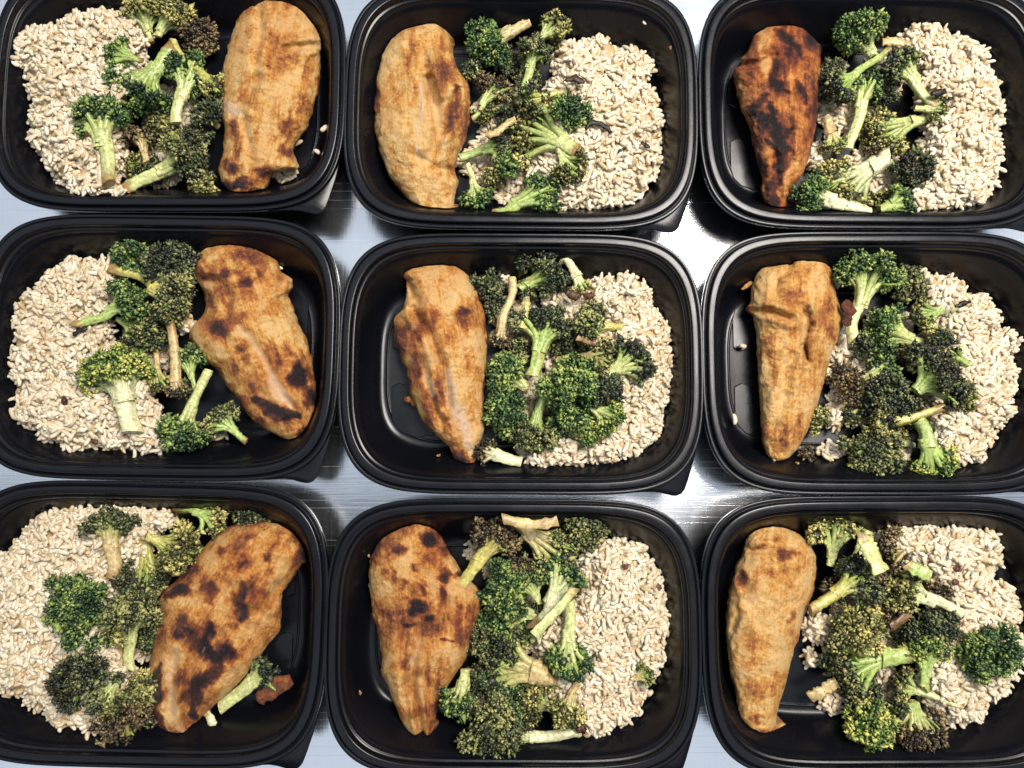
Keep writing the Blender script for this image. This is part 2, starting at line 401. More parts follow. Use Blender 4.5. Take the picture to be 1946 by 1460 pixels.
# ------------------------------------------------------------------ rice
RICE = {
 11: [(-60,130),(60,118),(190,112),(212,60),(300,92),(420,45),(530,25),(640,10),(720,30),(780,100),(830,220),(830,330),(720,600),(740,720),(720,900),(700,1000),(720,1120),(560,1150),(350,1140),(305,1000),(235,960),(220,880),(140,800),(165,720),(110,640),(155,580),(155,520),(110,480),(100,420),(30,400),(0,320),(-60,300)],
 12: [(1130,300),(1180,220),(1240,190),(1330,220),(1370,160),(1430,160),(1462,270),(1530,240),(1600,260),(1690,300),(1640,400),(1690,520),(1725,560),(1740,680),(1715,760),(1740,860),(1680,950),(1670,1030),(1640,1115),(1500,1165),(1300,1185),(1150,1185),(1000,1170),(1000,900),(1050,600),(1130,400)],
 13: [(1210,150),(1300,100),(1380,85),(1450,60),(1490,120),(1560,180),(1620,200),(1700,260),(1750,340),(1790,440),(1845,490),(1830,560),(1865,650),(1860,730),(1815,800),(1840,900),(1830,1000),(1800,1040),(1835,1090),(1810,1180),(1740,1260),(1500,1300),(1340,1310),(1220,1290),(1250,1150),(1300,900),(1350,700),(1250,400),(1200,250)],
 21: [(0,480),(90,460),(150,400),(220,330),(340,235),(450,245),(600,235),(640,300),(640,450),(600,600),(600,700),(800,900),(850,1050),(900,1150),(930,1320),(870,1330),(720,1330),(600,1310),(500,1320),(300,1325),(270,1260),(210,1250),(180,1200),(60,1190),(10,1110),(60,1040),(40,980),(100,960),(0,900),(0,780),(30,700),(15,650),(30,560)],
 22: [(1370,260),(1440,220),(1500,190),(1590,210),(1640,260),(1680,310),(1715,370),(1660,400),(1720,460),(1790,490),(1810,580),(1790,680),(1795,800),(1790,920),(1740,1020),(1720,1110),(1690,1160),(1660,1220),(1560,1250),(1480,1300),(1380,1300),(1330,1280),(1200,1320),(1110,1340),(1030,1310),(970,1250),(970,1180),(1080,1120),(1250,900),(1300,700),(1250,560),(1100,460),(1080,390),(1250,350)],
 23: [(1160,190),(1230,180),(1290,230),(1350,240),(1430,250),(1460,320),(1560,350),(1560,390),(1640,440),(1640,510),(1600,560),(1660,560),(1770,570),(1770,650),(1700,700),(1740,770),(1720,880),(1720,970),(1650,1050),(1620,1120),(1590,1200),(1590,1280),(1540,1310),(1400,1300),(1250,1200),(1200,900),(1200,600),(1220,400),(1200,280)],
 31: [(-90,380),(70,330),(150,200),(190,175),(300,140),(420,140),(480,115),(590,130),(690,120),(750,140),(860,160),(880,260),(780,330),(640,600),(640,900),(720,1180),(640,1200),(540,1300),(510,1320),(440,1325),(380,1300),(300,1270),(220,1240),(200,1180),(130,1150),(60,1130),(-70,1100)],
 32: [(1300,300),(1400,250),(1500,240),(1600,260),(1680,320),(1690,400),(1740,430),(1770,540),(1810,620),(1825,720),(1760,790),(1730,900),(1700,980),(1660,1090),(1580,1170),(1530,1230),(1400,1280),(1300,1290),(1230,1220),(1130,1050),(1080,900),(1050,700),(1250,560)],
 33: [(940,165),(1080,160),(1230,150),(1400,150),(1620,170),(1650,230),(1640,320),(1600,400),(1560,420),(1660,500),(1690,570),(1724,650),(1690,740),(1760,800),(1760,900),(1680,960),(1650,1060),(1550,1120),(1540,1250),(1470,1270),(1300,1240),(1220,1200),(1130,1000),(1230,800),(1230,600),(1180,500),(940,270)],
}
PATCH = {   # low rice showing between the vegetables: x, y, radius, height mm
 11: [(950,650,170,9),(900,950,130,9),(740,990,60,12),(1600,960,70,5),(960,640,50,12)],
 12: [(900,600,150,9),(850,820,140,8),(950,1010,120,8),(780,580,70,12),(690,850,60,8),(800,920,60,9),(1010,370,50,12)],
 13: [(900,650,180,9),(1050,1010,160,9),(1150,450,120,9),(715,930,75,12),(1080,400,60,14),(840,400,50,12),(990,760,50,12)],
 21: [(800,720,150,9),(1000,600,60,16),(800,200,40,12),(1170,1235,60,6),(1400,200,60,20),(1480,290,40,12)],
 22: [(950,520,130,8),(1050,900,140,8),(880,270,45,12),(1160,400,60,14),(1130,720,60,12),(1000,900,60,10)],
 23: [(900,880,200,9),(1050,600,150,9),(770,660,70,12),(750,1010,70,14),(720,1225,75,13),(765,215,40,14),(1110,1250,60,12),(720,790,50,10)],
 31: [(650,800,130,9),(800,200,80,14),(620,560,60,16),(700,1180,60,12)],
 32: [(1000,700,160,9),(800,1040,110,8),(1000,1050,130,9),(780,310,50,9),(765,205,28,6),(870,410,50,10),(1170,740,90,14),(1200,980,80,14),(890,140,40,14),(790,770,40,10)],
 33: [(880,700,200,8),(950,1050,150,8),(655,720,85,16),(620,880,50,10),(715,1110,60,9),(1000,980,50,10),(1260,1200,60,10)],
}
RICE_TOP = {11: 33, 12: 27, 13: 28, 21: 30, 22: 26, 23: 28, 31: 31, 32: 26, 33: 26}
RICE_FALL = {11: 13.0, 21: 15.0, 31: 15.0, 23: 17.0}
RICE_WORDS = {
 11: "heap of cooked brown rice with ragged edges in the top left tray",
 12: "heap of cooked brown rice flecked with black char, top row middle tray",
 13: "brightest cream rice heap, beside blackened chicken in the top right tray",
 21: "wide cream rice heap filling the left half of the middle row's first tray",
 22: "curved band of cooked rice around broccoli in the central tray",
 23: "rice heap reaching the right wall of the middle row's last tray",
 31: "large rice heap beside dark seared chicken in the bottom left tray",
 32: "rice heap with a small broccoli tip on it, bottom row middle tray",
 33: "rice heap above empty floor in the bottom right tray",
}
def rice_h(k, P):
    """rice surface height (m) at photograph px P; 0 where there is none"""
    poly = Z(k, RICE[k]); P3 = np.c_[P, np.full(len(P), k * 7.0)]
    Pw = P + np.stack([fbm(P3, 1 / 20.0, k + 2, 3), fbm(P3, 1 / 20.0, k + 62, 3)], -1) * 17
    d = line_dist(Pw, np.concatenate([poly, poly[:1]])); ins = inside(Pw, poly)
    nz = fbm(P3, 1 / 46.0, k, 3)
    h = np.where(ins, 0.006 + (RICE_TOP[k] / 1000 - 0.006) * (1 - np.exp(-d / RICE_FALL.get(k, 21.0))) + (0.0055 * nz - 0.0085 * np.clip(vnoise(P3, 1 / 24.0, k + 8) - 0.22, 0, 1)) * smooth(0, 20, d), 0)
    for (x, y, r, hm) in PATCH[k]:
        c = Z(k, [(x, y)])[0]; rr = r / TR[k][0] * (1 + 0.35 * fbm(P3, 1 / 18.0, k + 5, 2)); q = np.linalg.norm(P - c, axis=1) / rr
        h = np.where(q < 1, np.maximum(h, hm / 1000 * (1 - 0.55 * q ** 2)), h)
    return h
def grain_template():
    seg, rings = 6, 5
    V = [(-1, 0, 0)]
    for i in range(rings):
        u = (-0.92, -0.6, 0.0, 0.6, 0.92)[i]; w = (0.52, 0.88, 1.0, 0.88, 0.52)[i]
        for j in range(seg):
            a = 2 * math.pi * (j + 0.5 * (i % 2)) / seg
            V.append((u, w * math.cos(a), w * math.sin(a)))
    V.append((1, 0, 0)); F = []
    for j in range(seg): F.append((0, 1 + (j + 1) % seg, 1 + j))
    for i in range(rings - 1):
        for j in range(seg):
            a = 1 + i * seg + j; b = 1 + i * seg + (j + 1) % seg; c = a + seg; d = b + seg
            if i % 2 == 0: F += [(a, b, c), (b, d, c)]
            else: F += [(a, b, d), (a, d, c)]
    e = len(V) - 1
    for j in range(seg): F.append((e, 1 + (rings - 1) * seg + j, 1 + (rings - 1) * seg + (j + 1) % seg))
    return np.array(V), np.array(F)
GV, GF = grain_template()
RICE_PAL = np.array([(0.665, 0.59, 0.44), (0.635, 0.545, 0.39), (0.58, 0.475, 0.31), (0.72, 0.655, 0.525), (0.49, 0.37, 0.21)])
def grains(C, rng, length=0.0036, width=0.00140, flat=0.46, tone=None):
    """C centres (n,3) -> joined grain mesh"""
    n = len(C); az = rng.uniform(0, 2 * np.pi, n); el = rng.normal(0, flat, n)
    X = np.stack([np.cos(az) * np.cos(el), np.sin(az) * np.cos(el), np.sin(el)], -1)
    Y = np.stack([-np.sin(az), np.cos(az), 0 * az], -1); Zv = np.cross(X, Y)
    L = length * rng.uniform(0.62, 1.18, n); W = width * rng.uniform(0.80, 1.2, n); T = W * rng.uniform(0.7, 0.95, n)
    bend = rng.normal(0, 0.16, n); tap = rng.uniform(-0.18, 0.18, n)
    g = GV[None]; tp = 1 + tap[:, None] * g[..., 0]
    lx = g[..., 0] * L[:, None]; ly = g[..., 1] * W[:, None] * tp + bend[:, None] * L[:, None] * (g[..., 0] ** 2 - 0.4); lz = g[..., 2] * T[:, None] * tp
    V = C[:, None] + lx[..., None] * X[:, None] + ly[..., None] * Y[:, None] + lz[..., None] * Zv[:, None]
    F = GF[None] + (np.arange(n) * len(GV))[:, None, None]
    pick = rng.choice(5, n, p=[0.33, 0.26, 0.18, 0.17, 0.06]); col = RICE_PAL[pick] * rng.uniform(0.88, 1.06, (n, 1))
    if tone is not None: col = col * tone
    return V.reshape(-1, 3), F.reshape(-1, 3), np.repeat(col, len(GV), 0)
def make_rice(k):
    rng = np.random.default_rng(100 + k)
    poly = Z(k, RICE[k]); lo, hi = poly.min(0) - 4, poly.max(0) + 4
    for (x, y, r, h) in PATCH[k]:
        c = Z(k, [(x, y)])[0]; lo = np.minimum(lo, c - r / 2); hi = np.maximum(hi, c + r / 2)
    area = np.prod(hi - lo)
    def sample(dens):
        P = rng.uniform(lo, hi, (int(area * dens), 2)); h = rice_h(k, P); m = h > 0.003
        return P[m], h[m]
    Vs, Fs, Cs, off = [], [], [], 0
    for dens, dz, sp in ((1 / 74.0, 0.0, 0.0011), (1 / 80.0, -0.0017, 0.0010)):
        P, h = sample(dens); z = np.maximum(h + dz + rng.normal(0, sp, len(P)), 0.0034)
        C = keep_in(k, at(P[:, 0], P[:, 1], z), 0.0022)
        V, F, c = grains(C, rng, tone=1 + 0.16 * fbm(np.c_[P, np.full(len(P), 3.0)], 1 / 34.0, k + 44, 2)[:, None] * np.array([0.8, 1.0, 1.3]))
        Vs.append(V); Fs.append(F + off); Cs.append(c); off += len(V)
    # the packed grains below, as one uneven bed
    st = 7.0; nx, ny = int((hi[0] - lo[0]) / st) + 2, int((hi[1] - lo[1]) / st) + 2
    gx, gy = np.meshgrid(lo[0] + st * np.arange(nx), lo[1] + st * np.arange(ny)); P = np.stack([gx.ravel(), gy.ravel()], -1)
    h = rice_h(k, P); W = keep_in(k, at(P[:, 0], P[:, 1], np.maximum(h - 0.0020, 0.0027)), 0.003)
    ok = (h > 0.004).reshape(ny, nx); q = ok[:-1, :-1] & ok[1:, :-1] & ok[:-1, 1:] & ok[1:, 1:]
    jy, jx = np.nonzero(q); a = jy * nx + jx
    quad = np.stack([a + nx, a + nx + 1, a + 1, a], -1)
    Vs.append(W); Cs.append(np.tile([[0.50, 0.34, 0.17]], (len(W), 1)))  # browner than the grains: shade in the gaps put into the bed colour
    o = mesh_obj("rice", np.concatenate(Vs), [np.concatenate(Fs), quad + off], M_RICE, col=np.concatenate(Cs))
    tag(o, RICE_WORDS[k], "rice", "rice portions", "stuff")
for k in TR: make_rice(k)

# ------------------------------------------------------------------ chicken
# outline, sear marks (x, y, rx, ry, amount) or (path, width, amount), pale meat the same way, creases (path, width, depth mm), base sear, redness
CH = {
 11: dict(o=[(1440,-10),(1500,-35),(1560,-40),(1660,0),(1730,70),(1790,170),(1805,240),(1790,320),(1795,400),(1780,520),(1750,620),(1720,720),(1660,800),(1640,850),(1680,945),(1600,960),(1530,970),(1490,1060),(1430,1085),(1300,1090),(1240,1020),(1222,950),(1250,850),(1260,720),(1235,620),(1235,500),(1250,380),(1280,260),(1310,160),(1360,60)],
  s=[(1290,930,70,50,.75),(1320,1030,85,45,.95),([(1310,690),(1330,800),(1340,880)],55,.55),(1690,620,70,120,.4),(1590,850,70,60,.55),(1480,970,90,50,.5),(1640,330,60,60,.2),(1500,360,14,14,.9),(1640,200,50,30,.25),(1620,720,70,80,.4)],
  p=[([(1250,580),(1320,610),(1350,640)],42,.9),(1700,280,60,40,.35)], c=[([(1440,20),(1460,180),(1420,300),(1440,440)],28,2.2),([(1440,440),(1370,560),(1300,640)],30,2.0),([(1360,640),(1390,820),(1420,960)],26,1.6),([(1600,270),(1800,250)],24,1.6)], b=.13, r=.12),
 12: dict(o=[(400,140),(470,122),(530,115),(590,170),(605,230),(620,300),(640,370),(690,430),(705,520),(700,660),(670,760),(640,820),(620,900),(640,960),(625,1030),(615,1140),(520,1135),(430,1100),(380,1060),(320,990),(270,920),(230,810),(200,680),(195,560),(205,420),(230,300),(270,220),(330,160)],
  s=[(570,390,70,110,.62),(490,360,50,60,.48),([(640,470),(610,600),(570,700)],45,.48),(205,540,30,120,.35),(660,640,60,140,.3),(520,900,110,60,.22),(370,140,60,30,.2)],
  p=[([(458,420),(450,560),(435,700),(430,820)],17,.95)], c=[([(480,420),(520,560),(540,680),(510,800)],34,3.4),([(500,290),(560,500)],30,-2.4),([(640,480),(560,720)],22,2.0),([(430,820),(520,880),(620,920)],30,1.5)], b=.10, r=.0),
 13: dict(o=[(430,155),(520,160),(580,145),(640,165),(700,220),(745,270),(745,400),(740,560),(725,680),(710,780),(680,920),(640,1030),(590,1100),(550,1180),(545,1270),(440,1268),(410,1190),(390,1120),(400,1060),(370,960),(340,840),(320,740),(270,640),(250,540),(230,440),(235,405),(280,385),(270,350),(310,310),(350,210)],
  s=[([(470,180),(560,240),(640,330)],50,.75),([(620,180),(720,300)],45,.5),([(490,350),(470,480),(540,540)],42,1.0),([(420,560),(340,640),(440,720),(510,760)],55,.9),([(440,600),(490,800),(540,900),(490,1050),(450,1150),(500,1250)],48,1.0),([(600,480),(650,560),(670,620)],34,.85),(690,800,40,80,.6),(545,790,24,30,1.0),(580,620,80,120,.22),([(440,830),(480,880)],30,.9),(330,250,60,60,.4)],
  p=[(640,1000,24,50,.3)], c=[([(270,390),(400,370),(480,330)],26,2.0),([(540,560),(560,760),(560,960)],28,1.8),([(480,900),(500,1180)],28,1.6)], b=.46, r=.62),
 21: dict(o=[(1130,165),(1250,155),(1340,180),(1420,220),(1480,270),(1500,330),(1565,370),(1560,425),(1530,440),(1560,500),(1590,600),(1640,700),(1665,800),(1680,900),(1690,1000),(1670,1100),(1650,1190),(1600,1240),(1530,1225),(1440,1180),(1360,1130),(1300,1060),(1250,980),(1200,920),(1160,850),(1090,800),(1050,740),(1010,680),(1025,610),(1080,570),(1100,520),(1090,440),(1040,360),(1030,290),(1070,210)],
  s=[(1200,340,150,45,.45),(1320,380,60,40,.45),(1180,620,100,60,.60),(1290,720,60,50,.6),(1270,560,80,40,.4),(1590,890,50,90,.85),(1650,1000,45,70,.95),([(1350,1020),(1480,1090),(1600,1090)],45,1.0),(1620,1190,50,40,.95),(1180,850,60,90,.35),(1450,520,90,60,.3),(1380,1130,40,60,.6),(1530,680,60,60,.28),(1120,220,50,60,.35),(1250,860,60,60,.35)],
  p=[([(1270,610),(1340,690),(1420,830)],20,.8),([(1420,840),(1490,960),(1550,1050)],38,.95),(1100,410,40,40,.5)], c=[([(1230,590),(1330,680),(1400,800),(1500,980),(1570,1060)],26,2.6),([(1060,370),(1180,390),(1220,470),(1200,560)],30,2.4),([(1500,340),(1490,420)],18,1.5)], b=.21, r=.2),
 22: dict(o=[(345,215),(400,220),(470,205),(570,190),(640,205),(700,270),(750,350),(775,430),(790,560),(795,650),(785,780),(775,900),(780,1000),(780,1080),(750,1170),(735,1240),(715,1300),(660,1260),(620,1230),(590,1160),(520,1100),(460,1040),(420,960),(390,880),(370,760),(330,680),(305,600),(305,480),(350,440),(365,370),(370,290),(340,260)],
  s=[(650,450,70,40,.42),(410,770,45,110,.55),(410,560,70,60,.48),(710,920,40,80,.38),(560,300,100,40,.3),(600,560,90,60,.28),(520,460,80,60,.3),(360,650,40,60,.4),(690,700,60,60,.2),(700,1240,50,60,.35),(620,1140,40,60,.35)],
  p=[([(590,760),(610,900),(690,1110),(720,1200)],38,.95),([(480,760),(500,900)],26,.75),(420,500,20,50,.4)], c=[([(400,440),(480,540),(540,680),(570,800),(590,950)],26,3.2),([(370,300),(430,420),(430,500)],30,2.2),([(440,700),(500,920),(560,1050)],24,1.4)], b=.23, r=.22),
 23: dict(o=[(340,215),(420,215),(520,180),(600,155),(700,160),(735,230),(745,330),(770,420),(800,500),(770,600),(730,680),(700,800),(670,900),(640,1010),(600,1100),(550,1190),(500,1240),(440,1265),(390,1230),(360,1150),(355,1080),(350,950),(340,820),(335,700),(330,560),(310,480),(275,450),(270,430),(300,420),(300,340),(320,280)],
  s=[([(600,440),(625,520),(585,610),(600,700)],16,.6),(420,800,40,100,.32),(730,560,50,90,.25),(560,330,90,90,.18),(620,220,70,30,.25),(440,1170,60,60,.3),(300,450,30,24,.5)],  # first mark is the shade of the crease painted into the sear colour
  p=[(690,1000,20,80,.2)], c=[([(600,440),(625,520),(585,610),(600,720)],20,3.2),([(275,445),(400,455),(510,490)],24,2.8),([(510,210),(440,280),(430,380)],24,1.8),([(520,700),(480,900),(420,1080)],30,1.2)], b=.13, r=.02),
 31: dict(o=[(1180,245),(1280,232),(1380,250),(1450,290),(1500,350),(1525,390),(1520,440),(1480,470),(1440,530),(1395,590),(1395,680),(1390,780),(1330,840),(1290,900),(1250,950),(1200,1020),(1130,1090),(1060,1150),(1000,1210),(950,1260),(920,1310),(850,1350),(800,1310),(770,1230),(735,1150),(725,1050),(745,920),(765,800),(780,700),(800,590),(870,540),(920,480),(980,400),(1050,330),(1110,280)],
  s=[(1100,390,36,44,.75),(870,590,95,36,.95),(1030,590,90,55,.85),(1200,470,60,50,.55),([(1190,560),(1180,660),(1220,710)],40,.8),([(1060,760),(1010,860),(1090,970),(970,1050),(960,1220)],48,.95),(1120,900,60,50,.85),([(810,930),(780,1060),(770,1180),(840,1330)],34,1.0),(870,820,40,30,.6),(1320,410,26,36,.65),(1510,410,30,50,.75),(1250,330,60,30,.5),(960,470,80,40,.5),(1330,560,40,80,.4),(930,800,40,30,.5),(1000,680,60,50,.3),(1160,760,60,40,.45)],
  p=[([(870,880),(850,1020),(850,1180),(900,1280)],34,.55)], c=[([(1190,560),(1170,660),(1280,690)],26,2.6),([(1380,560),(1330,640)],30,2.4),([(860,900),(840,1180)],26,1.8),([(950,880),(930,1080),(920,1240)],26,2.2),([(800,600),(780,860)],24,1.4)], b=.26, r=.3),
 32: dict(o=[(400,180),(490,170),(560,185),(610,240),(650,320),(690,380),(720,430),(790,500),(820,560),(800,680),(770,770),(730,870),(680,940),(630,1010),(600,1090),(580,1170),(550,1255),(500,1262),(440,1240),(400,1160),(370,1080),(340,1000),(305,930),(310,850),(290,740),(265,640),(250,540),(240,420),(250,340),(290,260),(340,210)],
  s=[(540,262,55,52,.95),(400,310,60,36,.65),(350,440,36,80,.6),(465,410,26,40,.85),(480,600,46,50,1.0),(630,440,40,55,.95),(625,520,36,60,.9),(690,440,26,26,.9),(560,650,40,30,.85),(440,685,45,16,.85),(765,610,45,90,.7),(630,770,46,16,.75),(530,490,24,60,.65),(400,480,60,24,.6),(300,700,30,60,.35),(360,860,40,90,.3),(560,960,60,40,.28),(700,580,40,40,.6)],
  p=[([(490,720),(480,840),(465,930)],12,.75)], c=[([(500,690),(475,850),(465,980),(490,1120),(510,1255)],20,3.6),([(430,700),(420,900),(440,1100)],26,1.4),([(640,560),(560,720)],24,1.4)], b=.25, r=.32),
 33: dict(o=[(290,200),(370,190),(470,200),(540,230),(600,280),(635,350),(635,450),(620,540),(590,620),(560,700),(540,790),(515,860),(490,960),(470,1050),(440,1130),(425,1210),(410,1260),(390,1330),(340,1300),(280,1260),(230,1210),(225,1130),(210,1030),(185,960),(175,860),(165,740),(165,650),(190,500),(220,400),(255,330),(270,250)],
  s=[(360,300,100,16,.35),(490,340,90,34,.42),(255,470,36,50,.6),(370,430,70,30,.25),(360,620,60,40,.3),(520,670,24,34,.45),(320,800,110,50,.28),(330,1060,50,50,.22),(310,1205,60,34,.45),(370,1290,40,40,.45),(450,960,40,60,.22),(410,260,60,20,.25)],
  p=[(370,400,40,26,.35),(270,760,40,40,.25)], c=[([(270,320),(420,330),(540,350)],24,1.4),([(230,430),(270,520)],24,1.4),([(230,640),(200,720)],20,1.2)], b=.06, r=.0),
}
CHW = {
 11: "golden chicken breast with ragged brown lower end in the top left tray",
 12: "smooth golden chicken breast with a pale central seam, top row middle tray",
 13: "reddish chicken breast heavily blackened along its length in the top right tray",
 21: "chicken breast with a pale diagonal split and charred lower tip, middle row left tray",
 22: "orange chicken breast with a pale split near its tip in the central tray",
 23: "plain golden chicken breast with a folded upper edge, middle row right tray",
 31: "largest seared chicken breast, slanting with dark brown streaks, bottom left tray",
 32: "chicken breast with round black sear spots and a long seam, bottom middle tray",
 33: "pale yellow smooth chicken breast without dark char in the bottom right tray",
}
def blobs(P, items, sc, seed, jag):
    out = np.zeros(len(P)); P3 = np.c_[P, np.full(len(P), seed * 3.1)]
    w = np.stack([fbm(P3, 1 / 60.0, seed, 3), fbm(P3, 1 / 60.0, seed + 50, 3)], -1) * 34 * jag + np.stack([fbm(P3, 1 / 18.0, seed + 7, 2), fbm(P3, 1 / 18.0, seed + 57, 2)], -1) * 7 * jag
    Q = P + w
    for it in items:
        if isinstance(it[0], list):
            pts = np.asarray(it[0], float); d = np.full(len(Q), 1e9); sp = np.zeros(len(Q)); ns = len(pts) - 1
            for q in range(ns):
                ab = pts[q + 1] - pts[q]; tt = np.clip(((Q - pts[q]) @ ab) / (ab @ ab), 0, 1); dq = np.linalg.norm(Q - pts[q] - tt[:, None] * ab, axis=1)
                sp = np.where(dq < d, (q + tt) / ns, sp); d = np.minimum(d, dq)
            d = d / (it[1] * (0.30 + 0.70 * np.sin(np.pi * np.clip(sp, 0.02, 0.98)) ** 0.7) * (1 + 0.35 * fbm(P3, 1 / 70.0, seed + 91, 2))); a = it[2]
        else: d = np.hypot((Q[:, 0] - it[0]) / it[2], (Q[:, 1] - it[1]) / it[3]); a = it[4]
        out = np.maximum(out, a * (1 - smooth(0.30, 1.40, d)))
    return out
def make_chicken(k):
    c = CH[k]; poly = np.array(c['o'], float); sc = TR[k][0]
    cen = poly.mean(0); u, s_, vt = np.linalg.svd(poly - cen); ax = vt[0]
    if ax[1] < 0: ax = -ax
    pr = np.array([-ax[1], ax[0]])
    # densify the outline, then cut it by lines across the axis
    D = np.concatenate([poly[i - 1] + (poly[i] - poly[i - 1]) * np.linspace(0, 1, 40, endpoint=False)[:, None] for i in range(len(poly))])
    ta = (D - cen) @ ax; tb = (D - cen) @ pr
    t0, t1 = ta.min(), ta.max(); NR, NS = 200, 96
    e = 0.5 - 0.5 * np.cos(np.linspace(0.0, np.pi, NR)); e = 0.45 * e + 0.55 * np.linspace(0, 1, NR)
    T = t0 + (t1 - t0) * np.clip(e, 0.0015, 0.9985)
    lo = np.zeros(NR); hi = np.zeros(NR)
    for i, tt in enumerate(T):
        cr = np.nonzero((ta - tt) * (np.roll(ta, -1) - tt) <= 0)[0]
        nx = (cr + 1) % len(D); f = (tt - ta[cr]) / (ta[nx] - ta[cr] + 1e-9); v = tb[cr] + (tb[nx] - tb[cr]) * np.clip(f, 0, 1)
        lo[i], hi[i] = v.min(), v.max()
    ker = np.array([1, 2, 3, 2, 1]) / 9.0
    lo = np.convolve(np.pad(lo, 2, 'edge'), ker, 'valid'); hi = np.convolve(np.pad(hi, 2, 'edge'), ker, 'valid')
    mid, hw = (lo + hi) / 2, np.maximum((hi - lo) / 2, 1.0)
    th = np.linspace(0, 2 * np.pi, NS, endpoint=False)
    cx = np.sign(np.cos(th)) * np.abs(np.cos(th)) ** 0.86; sz = np.sign(np.sin(th)) * np.abs(np.sin(th)) ** 0.92
    hwm = hw / sc * MPP
    ZM = 0.0120
    sm = np.convolve(np.pad(hwm, 12, 'edge'), np.ones(25) / 25, 'valid')
    top = np.minimum(0.021, 0.0035 + 0.66 * np.minimum(sm, hwm * 1.6)); top *= np.minimum(1, (hwm / 0.006)) ** 0.6
    bot = np.minimum(0.0105, 0.65 * hwm)
    lat = mid[:, None] + hw[:, None] * cx[None]
    PX = cen + T[:, None, None] * ax + lat[..., None] * pr          # tracing coordinates
    z = ZM + np.where(sz[None] > 0, top[:, None] * sz[None], bot[:, None] * sz[None])
    P = PX.reshape(-1, 2); zf = z.ravel(); up = np.clip(np.tile(sz, (NR, 1)).ravel(), 0, 1)
    P3 = np.c_[P, np.full(len(P), k * 11.0)]
    rg = 1 - np.abs(fbm(P3, 1 / 75.0, k + 13, 3)) * 2.2
    lump = fbm(P3, 1 / 190.0, k, 2) * 0.0036 + fbm(P3, 1 / 60.0, k + 3, 3) * 0.0017 + rg * 0.0012 + fbm(P3, 1 / 15.0, k + 9, 3) * 0.0011
    zf = zf + lump * up
    for (path, w, dep) in c['c']:
        d = line_dist(P, path) / w
        zf = zf - 2.0 * dep / 1000 * (np.exp(-d ** 2 * 1.6) - 0.35 * np.exp(-(d - 1.7) ** 2 * 1.5)) * np.minimum(1, up * 1.6)
    ph = P / sc + np.array(TR[k][1], float)
    edge = fbm(np.c_[P, zf * 9000], 1 / 28.0, k + 21, 3) * 2.0
    W = at(ph[:, 0], ph[:, 1], zf)
    ctr = at(*((cen + T[:, None] * ax + mid[:, None] * pr) / sc + np.array(TR[k][1], float)).T, np.full(NR, ZM))
    W[:, :2] += ((W - np.repeat(ctr, NS, 0))[:, :2]) * (edge * 0.022)[:, None]
    W = keep_in(k, W, 0.001)
    sear = c['b'] + np.zeros(len(P))
    sear = np.maximum(sear, blobs(P, c['s'], sc, k, 1.0) ) + (0.62 if k in (13, 21, 22, 31, 32) else 0.36) * fbm(P3, 1 / 130.0, k + 31, 3) + 0.20 * fbm(P3, 1 / 30.0, k + 33, 3) + (0.34 if k != 33 else 0.2) * fbm(np.c_[lat.ravel() / 34.0, np.repeat(T, NS) / 170.0, np.full(len(P), k)], 1.0, k + 35, 3)
    sear += 0.10 * smooth(0.5, 0.0, up) * (1 if k != 33 else 0.4)
    pale = blobs(P, c['p'], sc, k + 77, 0.8)
    sear = np.clip(sear * (1 - 0.8 * pale), 0, 1)
    hue = np.clip(c['r'] + 0.5 * fbm(P3, 1 / 120.0, k + 41, 3), 0, 1)
    uv = np.c_[(lat / sc * MPP).ravel(), np.repeat(T / sc * MPP, NS), zf]
    V = np.concatenate([W, [W[:NS].mean(0)], [W[-NS:].mean(0)]]); col = np.stack([sear, pale, hue], -1)
    col = np.concatenate([col, col[:1], col[-1:]]); uv = np.concatenate([uv, uv[:1], uv[-1:]])
    i = np.arange(NS); j = (i + 1) % NS; q = []
    for r in range(NR - 1): q.append(np.stack([r * NS + i, r * NS + j, (r + 1) * NS + j, (r + 1) * NS + i], -1))
    n = NR * NS
    tri = np.concatenate([np.stack([np.full(NS, n), j, i], -1), np.stack([np.full(NS, n + 1), (NR - 1) * NS + i, (NR - 1) * NS + j], -1)])
    o = mesh_obj("chicken_breast", V, [np.concatenate(q), tri], M_CHICK, col=col, uv=uv)
    me = o.data
    tag(o, CHW[k], "chicken", "chicken breasts")
for k in CH: make_chicken(k)

